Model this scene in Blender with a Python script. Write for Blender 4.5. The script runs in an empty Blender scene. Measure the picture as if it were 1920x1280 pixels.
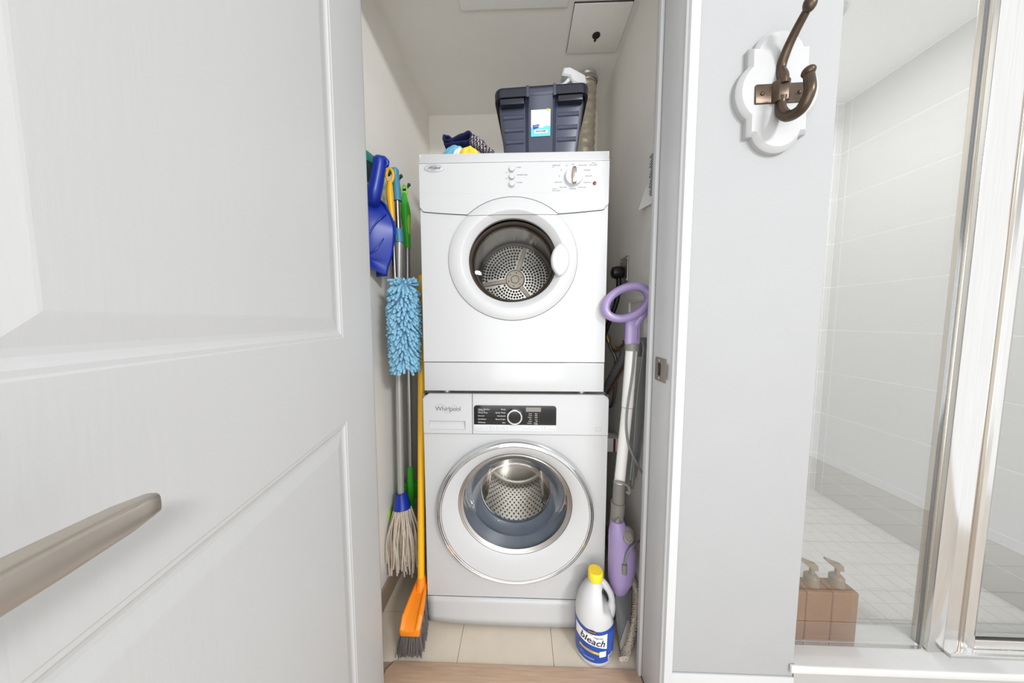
import bpy, bmesh, math, random
from math import sin, cos, pi, radians, sqrt, atan2
from mathutils import Vector, Matrix
random.seed(7)
SC = bpy.context.scene
COL = SC.collection

# ------------------------------------------------------------------ camera
CAM = Vector((0.0, 0.0, 1.0))
PITCH, YAW, FPX = radians(4.13), radians(1.8), 540.0
FWD = Vector((-sin(YAW) * cos(PITCH), cos(YAW) * cos(PITCH), -sin(PITCH)))
RGT = Vector((cos(YAW), sin(YAW), 0))
UPV = RGT.cross(FWD)
cd = bpy.data.cameras.new('camera')
cd.sensor_width = 36.0
cd.lens = FPX / 1920.0 * 36.0
cd.clip_start = 0.01
cam = bpy.data.objects.new('camera', cd)
COL.objects.link(cam)
cam.matrix_world = Matrix((RGT, UPV, -FWD)).transposed().to_4x4()
cam.location = CAM
SC.camera = cam

# ------------------------------------------------------------------ world, lights, exposure
w = bpy.data.worlds.new('world')
SC.world = w
w.use_nodes = True
w.node_tree.nodes['Background'].inputs[0].default_value = (0.985, 0.992, 1.0, 1)
w.node_tree.nodes['Background'].inputs[1].default_value = 1.2
SC.view_settings.view_transform = 'Standard'
SC.view_settings.look = 'None'
SC.view_settings.gamma = 1.0
SC.view_settings.use_curve_mapping = False
SC.view_settings.exposure = 0.0


def area(name, loc, target, sx, sy, power, color=(1, 1, 1)):
    l = bpy.data.lights.new(name, 'AREA')
    l.shape = 'RECTANGLE'
    l.size, l.size_y = sx, sy
    l.energy = power
    l.color = color
    o = bpy.data.objects.new(name, l)
    COL.objects.link(o)
    o.location = loc
    o.rotation_euler = (Vector(target) - Vector(loc)).to_track_quat('-Z', 'Y').to_euler()
    return o


area('vanity_lamp', (1.40, -1.50, 2.12), (-0.1, 0.9, 1.2), 0.5, 0.2, 44, (0.96, 0.98, 1.0))
area('front_fill', (-0.15, -1.20, 0.85), (0.05, 0.9, 0.95), 2.1, 1.5, 29, (0.96, 0.98, 1.0))  # added fill light behind the camera, brightens the closet and washer
area('shower_lamp', (1.055, 1.13, 2.045), (1.055, 1.13, 0), 0.08, 0.08, 4.6, (0.98, 0.99, 1.0)).data.shape = 'DISK'
SC.cycles.max_bounces = 10
SC.cycles.diffuse_bounces = 6
SC.cycles.glossy_bounces = 5
SC.cycles.transparent_max_bounces = 16
SC.cycles.caustics_reflective = False
SC.cycles.caustics_refractive = False
SC.cycles.sample_clamp_indirect = 6.0


# ------------------------------------------------------------------ pixel rays (the photograph taken as 1920 x 1280)
def _ray(px, py):
    return FWD + RGT * ((px - 960) / FPX) - UPV * ((py - 640) / FPX)


def at(px, py, Y):
    d = _ray(px, py)
    return CAM + d * (Y / d.y)


def atX(px, py, X):
    d = _ray(px, py)
    return CAM + d * (X / d.x)


def atZ(px, py, Z):
    d = _ray(px, py)
    return CAM + d * ((Z - CAM.z) / d.z)


# ------------------------------------------------------------------ materials
def lin(r, g, b):
    f = lambda v: (v / 255.0 / 12.92) if v <= 10.31 else ((v / 255.0 + 0.055) / 1.055) ** 2.4
    return (f(r), f(g), f(b), 1.0)


def mat(name, rgb, rough=0.5, metal=0.0, var=0.0, vscale=20.0, bump=0.0, bscale=60.0, spec=0.5, coat=0.0,
        alpha=1.0, trans=0.0, stretch=None, aniso=0.0):
    m = bpy.data.materials.new(name)
    m.use_nodes = True
    nt = m.node_tree
    b = nt.nodes['Principled BSDF']
    c = lin(*rgb)
    b.inputs['Base Color'].default_value = c
    b.inputs['Roughness'].default_value = rough
    b.inputs['Metallic'].default_value = metal
    b.inputs['Specular IOR Level'].default_value = spec
    b.inputs['Coat Weight'].default_value = coat
    b.inputs['Alpha'].default_value = alpha
    b.inputs['Transmission Weight'].default_value = trans
    if aniso:
        b.inputs['Anisotropic'].default_value = aniso
    if var or bump:
        tc = nt.nodes.new('ShaderNodeTexCoord')
        mp = nt.nodes.new('ShaderNodeMapping')
        nt.links.new(tc.outputs['Object'], mp.inputs[0])
        if stretch:
            mp.inputs['Scale'].default_value = stretch
        if var:
            n = nt.nodes.new('ShaderNodeTexNoise')
            n.inputs['Scale'].default_value = vscale
            n.inputs['Detail'].default_value = 6
            nt.links.new(mp.outputs[0], n.inputs['Vector'])
            r = nt.nodes.new('ShaderNodeValToRGB')
            r.color_ramp.elements[0].position = 0.3
            r.color_ramp.elements[1].position = 0.7
            r.color_ramp.elements[0].color = tuple(x * (1 - var) for x in c[:3]) + (1,)
            r.color_ramp.elements[1].color = tuple(min(1, x * (1 + var)) for x in c[:3]) + (1,)
            nt.links.new(n.outputs[0], r.inputs[0])
            nt.links.new(r.outputs[0], b.inputs['Base Color'])
        if bump:
            n2 = nt.nodes.new('ShaderNodeTexNoise')
            n2.inputs['Scale'].default_value = bscale
            n2.inputs['Detail'].default_value = 4
            nt.links.new(mp.outputs[0], n2.inputs['Vector'])
            bp = nt.nodes.new('ShaderNodeBump')
            bp.inputs['Strength'].default_value = bump
            bp.inputs['Distance'].default_value = 0.003
            nt.links.new(n2.outputs[0], bp.inputs['Height'])
            nt.links.new(bp.outputs[0], b.inputs['Normal'])
    return m


def glass_mat(name, tint, refl=0.6, rough=0.0, base=0.03):
    m = bpy.data.materials.new(name)
    m.use_nodes = True
    nt = m.node_tree
    nt.nodes.remove(nt.nodes['Principled BSDF'])
    out = nt.nodes['Material Output']
    t = nt.nodes.new('ShaderNodeBsdfTransparent')
    t.inputs[0].default_value = tint
    g = nt.nodes.new('ShaderNodeBsdfGlossy')
    g.inputs['Roughness'].default_value = rough
    fr = nt.nodes.new('ShaderNodeFresnel')
    fr.inputs[0].default_value = 1.45
    mu = nt.nodes.new('ShaderNodeMath')
    mu.operation = 'MULTIPLY'
    mu.inputs[1].default_value = refl
    nt.links.new(fr.outputs[0], mu.inputs[0])
    mx = nt.nodes.new('ShaderNodeMixShader')
    nt.links.new(mu.outputs[0], mx.inputs[0])
    nt.links.new(t.outputs[0], mx.inputs[1])
    nt.links.new(g.outputs[0], mx.inputs[2])
    nt.links.new(mx.outputs[0], out.inputs[0])
    return m


M = {}
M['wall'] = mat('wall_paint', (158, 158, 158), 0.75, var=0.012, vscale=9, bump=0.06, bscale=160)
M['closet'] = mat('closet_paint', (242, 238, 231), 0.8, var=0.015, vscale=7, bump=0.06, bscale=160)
M['ceil'] = mat('ceiling_paint', (242, 239, 233), 0.85, var=0.015, vscale=8, bump=0.08, bscale=140)
M['trimw'] = mat('white_trim_paint', (192, 192, 192), 0.42, var=0.008, vscale=8)
M['doorw'] = mat('white_door_paint', (198, 198, 197), 0.5, var=0.01, vscale=12, bump=0.05, bscale=220, stretch=(1, 1, 0.12))
M['enamel'] = mat('white_enamel', (195, 195, 195), 0.22, var=0.006, vscale=5)
M['plastic_w'] = mat('white_plastic', (195, 195, 195), 0.3)
M['plastic_g'] = mat('pale_grey_plastic', (206, 207, 208), 0.35)
M['gap'] = mat('shadow_gap_rubber', (60, 56, 52), 0.8)
M['chrome'] = mat('chrome', (225, 225, 226), 0.06, 1.0)
M['satin'] = mat('satin_nickel', (176, 166, 154), 0.32, 1.0, var=0.05, vscale=40, stretch=(1, 1, 6))
M['alu'] = mat('polished_aluminium', (228, 227, 225), 0.16, 1.0, var=0.03, vscale=30, stretch=(8, 8, 0.3))
M['alub'] = mat('brushed_aluminium_bronze_tint', (196, 188, 176), 0.24, 1.0)
M['steel'] = mat('stainless_steel', (198, 194, 188), 0.24, 1.0, var=0.05, vscale=20)
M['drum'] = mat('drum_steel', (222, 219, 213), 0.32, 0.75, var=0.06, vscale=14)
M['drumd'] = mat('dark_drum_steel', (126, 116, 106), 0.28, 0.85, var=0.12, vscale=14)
M['bronze'] = mat('aged_bronze', (82, 68, 56), 0.34, 0.75, var=0.25, vscale=30, bump=0.1, bscale=90)
M['black'] = mat('black_plastic', (18, 17, 17), 0.35)
M['gloss_black'] = mat('gloss_black_panel', (10, 9, 9), 0.08)
M['dark_hole'] = mat('dark_hole', (26, 24, 23), 0.6)
M['ink'] = mat('grey_ink', (92, 92, 94), 0.6)
M['ink_light'] = mat('pale_grey_ink', (158, 158, 160), 0.6)
M['ink_white'] = mat('white_ink', (215, 215, 212), 0.6)
M['display'] = mat('lcd_display', (128, 124, 116), 0.25)
M['gasket'] = mat('blue_grey_rubber', (84, 92, 104), 0.38, var=0.12, vscale=18)
M['brownrim'] = mat('dark_bronze_rim', (58, 48, 40), 0.15, 0.3)
M['spoke'] = mat('spoke_metal', (222, 208, 192), 0.4, 0.35)
M['red'] = mat('red_lamp', (120, 22, 24), 0.3)
M['tile_f'] = mat('beige_floor_tile', (214, 202, 184), 0.42, var=0.035, vscale=14, bump=0.04, bscale=80)
M['grout_f'] = mat('tan_grout', (150, 134, 114), 0.9)
M['tile_b'] = mat('brown_baseboard_tile', (150, 132, 112), 0.45, var=0.04, vscale=14)
M['plank'] = mat('pale_grey_oak', (196, 187, 177), 0.5, var=0.1, vscale=22, stretch=(0.6, 9, 9))
M['wood'] = mat('light_oak', (198, 168, 142), 0.45, var=0.12, vscale=22, stretch=(0.6, 9, 9), bump=0.05, bscale=60)
M['tile_s'] = mat('white_linen_tile', (203, 202, 200), 0.2, var=0.02, vscale=16, stretch=(1, 0.35, 14))
M['ceilw'] = mat('shower_ceiling_paint', (236, 236, 235), 0.8, var=0.01, vscale=8)
M['grout_s'] = mat('white_grout', (246, 246, 245), 0.8)
M['mosaic'] = mat('pale_mosaic_tile', (212, 212, 211), 0.35, var=0.03, vscale=22)
M['grout_m'] = mat('grey_grout', (204, 202, 198), 0.9)
M['tile_r'] = mat('pale_riser_tile', (168, 167, 165), 0.4, var=0.03, vscale=14)
M['marble'] = mat('white_marble', (207, 206, 204), 0.22, var=0.05, vscale=7, stretch=(1, 2.2, 1))
M['glass'] = glass_mat('clear_glass', (0.985, 0.99, 0.988, 1), 0.28)
M['lens'] = glass_mat('door_glass', (0.95, 0.95, 0.94, 1), 0.45)
M['blue'] = mat('royal_blue_plastic', (20, 50, 156), 0.36, var=0.06, vscale=10)
M['teal'] = mat('teal_plastic', (72, 142, 168), 0.4)
M['dkteal'] = mat('teal_green_plastic', (20, 128, 118), 0.4)
M['dkteal2'] = mat('dark_green_plastic', (10, 62, 60), 0.4)  # pegs, and the rack bar with its underside shade in the colour
M['yellow'] = mat('yellow_plastic', (246, 186, 30), 0.35)
M['lime'] = mat('green_plastic', (58, 178, 44), 0.35)
M['lime2'] = mat('lime_plastic', (142, 206, 40), 0.4)
M['orange'] = mat('orange_plastic', (244, 140, 24), 0.38)
M['bristle'] = mat('grey_bristle', (104, 98, 96), 0.7)
M['chenille'] = mat('blue_chenille', (136, 186, 210), 0.95, var=0.1, vscale=60)
M['cotton'] = mat('cotton_yarn', (206, 194, 178), 0.95, var=0.1, vscale=90, bump=0.3, bscale=300)
M['lilac'] = mat('lilac_plastic', (156, 138, 182), 0.28, coat=0.3)
M['greyp'] = mat('warm_grey_plastic', (128, 124, 118), 0.45, var=0.03)
M['greyd'] = mat('dark_grey_plastic', (96, 97, 98), 0.5, var=0.05)
M['tube_w'] = mat('white_tube', (228, 226, 222), 0.3)
M['cord'] = mat('grey_cord', (120, 122, 120), 0.5)
M['navyp'] = mat('navy_grey_plastic', (60, 64, 81), 0.34, var=0.06, vscale=9)
M['navyd'] = mat('dark_navy_plastic', (26, 28, 40), 0.3)
M['label_w'] = mat('label_white', (238, 238, 236), 0.4)
M['label_c'] = mat('label_cyan', (100, 198, 224), 0.4)
M['label_p'] = mat('label_pale_ink', (156, 206, 220), 0.4)
M['label_b'] = mat('label_blue', (34, 74, 160), 0.35, var=0.12, vscale=26)
M['label_d'] = mat('label_speckled_blue', (46, 88, 186), 0.35, var=0.35, vscale=420)
M['label_sky'] = mat('label_sky_blue', (120, 170, 214), 0.35, var=0.08, vscale=30)
M['label_navy'] = mat('label_navy', (24, 34, 66), 0.35)
M['label_y'] = mat('label_gold', (222, 186, 84), 0.4)
M['label_lime'] = mat('label_lime', (176, 206, 62), 0.4)
M['jug'] = mat('white_jug_plastic', (204, 204, 204), 0.35)
M['cap_y'] = mat('yellow_cap', (250, 218, 40), 0.35)
M['foil'] = mat('foil_duct', (206, 198, 180), 0.35, 0.75, var=0.12, vscale=40, bump=0.6, bscale=60)
M['brass'] = mat('brass', (168, 140, 92), 0.3, 0.9)
M['braid'] = mat('braided_hose', (120, 116, 110), 0.4, 0.7)
M['copper'] = mat('copper_pipe', (150, 106, 78), 0.35, 0.8)
M['galv'] = mat('galvanised_plate', (176, 176, 174), 0.35, 0.8)
M['paper'] = mat('paper', (236, 234, 229), 0.8)
M['amber'] = mat('amber_brown_plastic', (128, 88, 54), 0.3, var=0.06, vscale=14, alpha=0.9)
M['pump'] = mat('taupe_pump_plastic', (122, 108, 90), 0.35)
M['cloth_y'] = mat('yellow_cloth', (240, 206, 70), 0.95, var=0.16, vscale=50)
M['cloth_lb'] = mat('light_blue_cloth', (112, 180, 212), 0.95, var=0.14, vscale=60)
M['cloth_w'] = mat('white_cloth', (226, 228, 228), 0.95, var=0.08, vscale=60)
M['cloth_n'] = mat('navy_cloth', (18, 28, 74), 0.9, var=0.4, vscale=60)
M['lever'] = mat('brushed_nickel_lever', (198, 189, 177), 0.34, 0.9, var=0.04, vscale=40)
M['plaque'] = mat('white_painted_wood', (172, 172, 171), 0.5)
M['badge'] = mat('badge_silver', (196, 197, 199), 0.35, 0.3)
M['panelw'] = mat('hatch_white', (250, 250, 248), 0.7)
M['polegrey'] = mat('painted_aluminium_pole', (176, 175, 172), 0.38, 0.35)


def plaid(name):
    m = bpy.data.materials.new(name)
    m.use_nodes = True
    nt = m.node_tree
    b = nt.nodes['Principled BSDF']
    b.inputs['Roughness'].default_value = 0.95
    tc = nt.nodes.new('ShaderNodeTexCoord')
    a = nt.nodes.new('ShaderNodeTexWave')
    a.inputs['Scale'].default_value = 32
    a.bands_direction = 'X'
    c = nt.nodes.new('ShaderNodeTexChecker')
    c.inputs['Scale'].default_value = 210
    c.inputs[1].default_value = lin(210, 205, 200)
    c.inputs[2].default_value = lin(24, 34, 90)
    r = nt.nodes.new('ShaderNodeMixRGB')
    r.inputs[2].default_value = lin(70, 44, 40)
    nt.links.new(tc.outputs['Object'], a.inputs['Vector'])
    nt.links.new(tc.outputs['Object'], c.inputs['Vector'])
    nt.links.new(a.outputs['Fac'], r.inputs[0])
    nt.links.new(c.outputs[0], r.inputs[1])
    nt.links.new(r.outputs[0], b.inputs['Base Color'])
    return m


M['plaid'] = plaid('plaid_cloth')


def emis(name, col, s):
    m = bpy.data.materials.new(name)
    m.use_nodes = True
    b = m.node_tree.nodes['Principled BSDF']
    b.inputs['Emission Color'].default_value = col
    b.inputs['Emission Strength'].default_value = s
    return m


M['lampglow'] = emis('lamp_diffuser', (1, 0.99, 0.97, 1), 6.0)

# ------------------------------------------------------------------ mesh helpers
INV = Matrix.Identity(4)


class MB:
    def __init__(self):
        self.v, self.f = [], []

    def add(self, vs, fs):
        k = len(self.v)
        self.v += [Vector(p) for p in vs]
        self.f += [tuple(i + k for i in q) for q in fs]
        return self

    def box(self, x0, x1, y0, y1, z0, z1, mx=None):
        vs = [Vector((x, y, z)) for z in (z0, z1) for y in (y0, y1) for x in (x0, x1)]
        if mx is not None:
            vs = [mx @ p for p in vs]
        return self.add(vs, [(0, 2, 3, 1), (4, 5, 7, 6), (0, 1, 5, 4), (2, 6, 7, 3), (0, 4, 6, 2), (1, 3, 7, 5)])

    def tube(self, pts, r, n=12, caps=True, sx=1.0):
        if isinstance(r, (list, tuple)):
            r = (list(r) + [r[-1]] * len(pts))[:len(pts)]
        pts = [Vector(p) for p in pts]
        rs = r if isinstance(r, (list, tuple)) else [r] * len(pts)
        k = len(self.v)
        up = None
        for i, p in enumerate(pts):
            t = (pts[min(i + 1, len(pts) - 1)] - pts[max(i - 1, 0)]).normalized()
            if up is None:
                up = Vector((0, 1, 0)) if abs(t.y) < 0.9 else Vector((1, 0, 0))
            a = up - t * up.dot(t)
            if a.length < 1e-6:
                a = t.orthogonal()
            a.normalize()
            b = t.cross(a)
            up = a
            for j in range(n):
                q = 2 * pi * j / n
                self.v.append(p + (a * cos(q) * sx + b * sin(q)) * rs[i])
        for i in range(len(pts) - 1):
            for j in range(n):
                self.f.append((k + i * n + j, k + i * n + (j + 1) % n, k + (i + 1) * n + (j + 1) % n, k + (i + 1) * n + j))
        if caps:
            self.f.append(tuple(k + j for j in reversed(range(n))))
            self.f.append(tuple(k + (len(pts) - 1) * n + j for j in range(n)))
        return self

    def lathe(self, prof, c, axis='Z', n=32, sx=1.0, sz=1.0, caps=(False, False), a0=0.0, a1=2 * pi):
        """prof: (radius, height along axis). axis 'Y': circle in XZ, 'Z': circle in XY, 'X': circle in YZ"""
        k = len(self.v)
        c = Vector(c)
        full = abs(a1 - a0 - 2 * pi) < 1e-6
        m = n if full else n + 1
        for (r, h) in prof:
            for j in range(m):
                q = a0 + (a1 - a0) * j / n
                u, v = r * cos(q) * sx, r * sin(q) * sz
                if axis == 'Y':
                    p = Vector((u, h, v))
                elif axis == 'X':
                    p = Vector((h, u, v))
                else:
                    p = Vector((u, v, h))
                self.v.append(c + p)
        for i in range(len(prof) - 1):
            for j in range(n):
                j2 = (j + 1) % m
                self.f.append((k + i * m + j, k + i * m + j2, k + (i + 1) * m + j2, k + (i + 1) * m + j))
        if caps[0]:
            self.f.append(tuple(k + j for j in reversed(range(m))))
        if caps[1]:
            self.f.append(tuple(k + (len(prof) - 1) * m + j for j in range(m)))
        return self

    def loft(self, rings, caps=True, closed=True):
        k = len(self.v)
        n = len(rings[0])
        for r in rings:
            self.v += [Vector(p) for p in r]
        for i in range(len(rings) - 1):
            for j in range(n if closed else n - 1):
                self.f.append((k + i * n + j, k + i * n + (j + 1) % n, k + (i + 1) * n + (j + 1) % n, k + (i + 1) * n + j))
        if caps:
            self.f.append(tuple(k + j for j in reversed(range(n))))
            self.f.append(tuple(k + (len(rings) - 1) * n + j for j in range(n)))
        return self

    def sphere(self, c, r, n=12, m=8, s=(1, 1, 1)):
        c = Vector(c)
        prof = []
        k = len(self.v)
        for i in range(m + 1):
            t = pi * i / m
            rr = max(sin(t), 0.02) * r
            for j in range(n):
                q = 2 * pi * j / n
                self.v.append(c + Vector((rr * cos(q) * s[0], rr * sin(q) * s[1], -cos(t) * r * s[2])))
        for i in range(m):
            for j in range(n):
                self.f.append((k + i * n + j, k + i * n + (j + 1) % n, k + (i + 1) * n + (j + 1) % n, k + (i + 1) * n + j))
        return self

    def grid(self, fn, nu, nv):
        k = len(self.v)
        for i in range(nu + 1):
            for j in range(nv + 1):
                self.v.append(Vector(fn(i / nu, j / nv)))
        for i in range(nu):
            for j in range(nv):
                a = k + i * (nv + 1) + j
                self.f.append((a, a + 1, a + nv + 2, a + nv + 1))
        return self


def obj(name, mb, m, parent=None, smooth=True, bevel=0.0, solid=0.0, angle=35, sub=0, seg=2):
    me = bpy.data.meshes.new(name)
    me.from_pydata([tuple(p) for p in mb.v], [], mb.f)
    bm = bmesh.new()
    bm.from_mesh(me)
    bmesh.ops.recalc_face_normals(bm, faces=bm.faces)
    if bevel:
        es = [e for e in bm.edges if len(e.link_faces) == 2 and e.calc_face_angle(0) > radians(30)]
        bmesh.ops.bevel(bm, geom=es, offset=bevel, segments=seg, affect='EDGES', profile=0.5, clamp_overlap=True)
    if smooth:
        for f in bm.faces:
            f.smooth = True
        for e in bm.edges:
            if len(e.link_faces) == 2 and e.calc_face_angle(0) > radians(angle):
                e.smooth = False
    bm.to_mesh(me)
    bm.free()
    me.materials.append(m)
    o = bpy.data.objects.new(name, me)
    COL.objects.link(o)
    if solid:
        md = o.modifiers.new('thickness', 'SOLIDIFY')
        md.thickness = solid
        md.offset = 0
    if sub:
        md = o.modifiers.new('smooth', 'SUBSURF')
        md.levels = md.render_levels = sub
    if parent is not None:
        o.parent = parent
        if parent.type == 'EMPTY':
            o.matrix_parent_inverse = Matrix.Translation(-parent.location)
    return o


def thing(name, label, cat, loc, group=None):
    o = bpy.data.objects.new(name, None)
    o.empty_display_size = 0.05
    COL.objects.link(o)
    o.location = loc
    return tag(o, label, cat, group)


def tag(o, label, cat, group=None):
    o['label'] = label
    o['category'] = cat
    if group:
        o['group'] = group
    return o


def struct(name, mb, m, parent=None, **kw):
    o = obj(name, mb, m, parent, **kw)
    if parent is None:
        o['kind'] = 'structure'
    return o


def bx(*a):
    return MB().box(*a)


def text_mesh(items):
    """items: (string, x, z, size, align, shear, weight) -> verts (x,z), faces"""
    V, F = [], []
    dg = None
    for it in items:
        s, x, z, size = it[:4]
        al = it[4] if len(it) > 4 else 'LEFT'
        sh = it[5] if len(it) > 5 else 0.0
        wt = it[6] if len(it) > 6 else 0.0
        sp = it[7] if len(it) > 7 else 1.0
        c = bpy.data.curves.new('t', 'FONT')
        c.body = s
        c.size = size
        c.align_x = al
        c.align_y = 'CENTER'
        c.shear = sh
        c.offset = wt
        c.space_character = sp
        c.resolution_u = 3
        o = bpy.data.objects.new('t', c)
        COL.objects.link(o)
        bpy.context.view_layer.update()
        me = o.evaluated_get(bpy.context.evaluated_depsgraph_get()).to_mesh()
        k = len(V)
        V += [(p.co.x + x, p.co.y + z) for p in me.vertices]
        F += [tuple(i + k for i in p.vertices) for p in me.polygons]
        o.evaluated_get(bpy.context.evaluated_depsgraph_get()).to_mesh_clear()
        bpy.data.objects.remove(o)
        bpy.data.curves.remove(c)
    return V, F


def letters(name, items, Y, m, parent):
    V, F = text_mesh(items)
    mb = MB()
    mb.add([(x, Y, z) for x, z in V], F)
    return obj(name, mb, m, parent, smooth=False)


def arc_pts(c, r, a0, a1, n, Y=None):
    return [(c[0] + r * cos(a0 + (a1 - a0) * i / n), c[1] + r * sin(a0 + (a1 - a0) * i / n)) for i in range(n + 1)]


def prismY(poly, y0, y1, inset=0.0, mb=None):
    """polygon of (x, z) extruded from y1 (back) to y0 (front), front shrunk by inset (chamfer)"""
    mb = mb or MB()
    cx = sum(p[0] for p in poly) / len(poly)
    cz = sum(p[1] for p in poly) / len(poly)
    rings = [[(x, y1, z) for x, z in poly]]
    if inset:
        d = min(inset, abs(y1 - y0) * 0.6)
        rings.append([(x, y0 + d, z) for x, z in poly])
        n = len(poly)
        ins = []
        area2 = sum(poly[i][0] * poly[(i + 1) % n][1] - poly[(i + 1) % n][0] * poly[i][1] for i in range(n))
        sg = 1 if area2 > 0 else -1
        for i in range(n):
            p0, p1, p2 = Vector(poly[i - 1]), Vector(poly[i]), Vector(poly[(i + 1) % n])
            e1 = (p1 - p0).normalized() if (p1 - p0).length > 1e-9 else Vector((1, 0))
            e2 = (p2 - p1).normalized() if (p2 - p1).length > 1e-9 else e1
            n1, n2 = Vector((-e1.y, e1.x)) * sg, Vector((-e2.y, e2.x)) * sg
            b = n1 + n2
            if b.length < 1e-6:
                b = n1
            b.normalize()
            k = inset / max(0.4, b.dot(n1))
            q = p1 + b * k
            ins.append((q.x, y0, q.y))
        rings.append(ins)
    else:
        rings.append([(x, y0, z) for x, z in poly])
    return mb.loft(rings)


def rrect(x0, x1, z0, z1, r, n=5):
    P = []
    for (cx, cz, a) in ((x1 - r, z1 - r, 0), (x0 + r, z1 - r, pi / 2), (x0 + r, z0 + r, pi), (x1 - r, z0 + r, 1.5 * pi)):
        for i in range(n + 1):
            t = a + pi / 2 * i / n
            P.append((cx + r * cos(t), cz + r * sin(t)))
    return P


def plate_hole(mb, x0, x1, z0, z1, cx, cz, rx, rz, Y, n=72):
    inn, out = [], []
    for i in range(n):
        a = 2 * pi * i / n
        ux, uz = cos(a), sin(a)
        inn.append((cx + rx * ux, Y, cz + rz * uz))
        t = 1e9
        if ux > 1e-9: t = min(t, (x1 - cx) / ux)
        if ux < -1e-9: t = min(t, (x0 - cx) / ux)
        if uz > 1e-9: t = min(t, (z1 - cz) / uz)
        if uz < -1e-9: t = min(t, (z0 - cz) / uz)
        out.append([cx + ux * t, Y, cz + uz * t])
    for X in (x0, x1):
        for Z in (z0, z1):
            j = min(range(n), key=lambda i: (out[i][0] - X) ** 2 + (out[i][2] - Z) ** 2)
            out[j] = [X, Y, Z]
    mb.loft([inn, out], caps=False)
    return mb


def sphere_smooth(pts, k=6):
    """Catmull-Rom through pts"""
    pts = [Vector(p) for p in pts]
    out = []
    for i in range(len(pts) - 1):
        p0, p1, p2, p3 = pts[max(i - 1, 0)], pts[i], pts[i + 1], pts[min(i + 2, len(pts) - 1)]
        for j in range(k):
            t = j / k
            out.append(0.5 * ((2 * p1) + (p2 - p0) * t + (2 * p0 - 5 * p1 + 4 * p2 - p3) * t * t + (3 * p1 - p0 - 3 * p2 + p3) * t ** 3))
    out.append(pts[-1])
    return out


spline = sphere_smooth


def cut(o, mb):
    c = obj('cutter', mb, M['gap'], None, smooth=False)
    md = o.modifiers.new('cut', 'BOOLEAN')
    md.object = c
    md.solver = 'EXACT'
    bpy.context.view_layer.update()
    me = bpy.data.meshes.new_from_object(o.evaluated_get(bpy.context.evaluated_depsgraph_get()))
    o.modifiers.remove(md)
    o.data = me
    bpy.data.objects.remove(c)

# ================================================================== SETTING
XL, XR, YB, ZC = -0.48, 0.388, 1.56, 2.06        # closet
YF0, YF1 = 0.655, 0.768                           # front partition
RX0, RX1, RY0, RZ = -1.25, 2.15, -1.20, 2.36      # room in front
ZS = 0.09                                         # shower floor

fl = struct('floor', bx(RX0, RX1, RY0, 1.66, -0.05, -0.0018), M['grout_f'])
# wooden planks of the room floor
y = 0.72
while y > RY0:
    y0 = max(y - 0.118, RY0)
    obj('plank', bx(RX0 + 0.01, RX1 - 0.01, y0 + 0.0015, y - 0.0015, -0.012, -0.0005), M['plank'], fl, smooth=False)
    y -= 0.12
# closet floor tiles
tx = [XL + 0.002, -0.186, 0.098, XR - 0.002]
ty = [0.766, 0.911, 1.19, 1.47, YB - 0.002]
for i in range(3):
    for j in range(4):
        obj('tile', bx(tx[i] + 0.0008, tx[i + 1] - 0.0008, ty[j] + 0.0008, ty[j + 1] - 0.0008, -0.012, 0.0), M['tile_f'], fl, smooth=False)

struct('wall_left', bx(XL - 0.05, XL, 0.73, YB + 0.05, 0, ZC + 0.05), M['closet'])
struct('wall_back', bx(XL - 0.05, XR, YB, YB + 0.05, 0, ZC + 0.05), M['closet'])
struct('wall_right', bx(XR, 0.649, YF1, YB + 0.05, 0, ZC + 0.05), M['closet'])
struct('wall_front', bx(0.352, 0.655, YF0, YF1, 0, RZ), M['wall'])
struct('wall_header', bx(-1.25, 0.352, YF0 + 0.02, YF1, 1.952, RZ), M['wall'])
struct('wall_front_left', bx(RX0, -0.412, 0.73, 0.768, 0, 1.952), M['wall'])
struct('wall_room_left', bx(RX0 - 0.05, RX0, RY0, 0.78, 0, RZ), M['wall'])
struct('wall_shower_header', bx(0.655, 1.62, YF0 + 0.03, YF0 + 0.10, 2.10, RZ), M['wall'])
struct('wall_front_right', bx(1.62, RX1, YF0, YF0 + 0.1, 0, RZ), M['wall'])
cl = struct('ceiling', bx(XL - 0.05, XR, YF1, YB + 0.05, ZC, ZC + 0.04), M['ceil'])
struct('ceiling_shower', bx(0.649, 1.62, YF0 + 0.1, YB + 0.05, ZC, ZC + 0.04), M['ceilw'])

# baseboards
struct('baseboard_left', bx(XL, XL + 0.009, 0.768, YB - 0.002, 0.0005, 0.075), M['tile_b'], bevel=0.002)
struct('baseboard_right', bx(XR - 0.009, XR, 0.80, YB - 0.002, 0.0005, 0.075), M['tile_b'], bevel=0.002)
struct('baseboard_front', bx(0.364, 0.655, YF0 - 0.005, YF0, 0.0, at(1380, 1267, YF0 - 0.005).z), M['trimw'], bevel=0.0015)

# threshold strip of pale wood under the door opening
mb = MB()
mb.loft([[(-0.385, YF0 - 0.03, z), (0.338, YF0 - 0.03, z), (0.338, 0.7645, z), (-0.368, 0.7645, z), (-0.385, 0.742, z)] for z in (-0.001, 0.006)])
struct('trim_1', mb, M['wood'], bevel=0.002)

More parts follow.
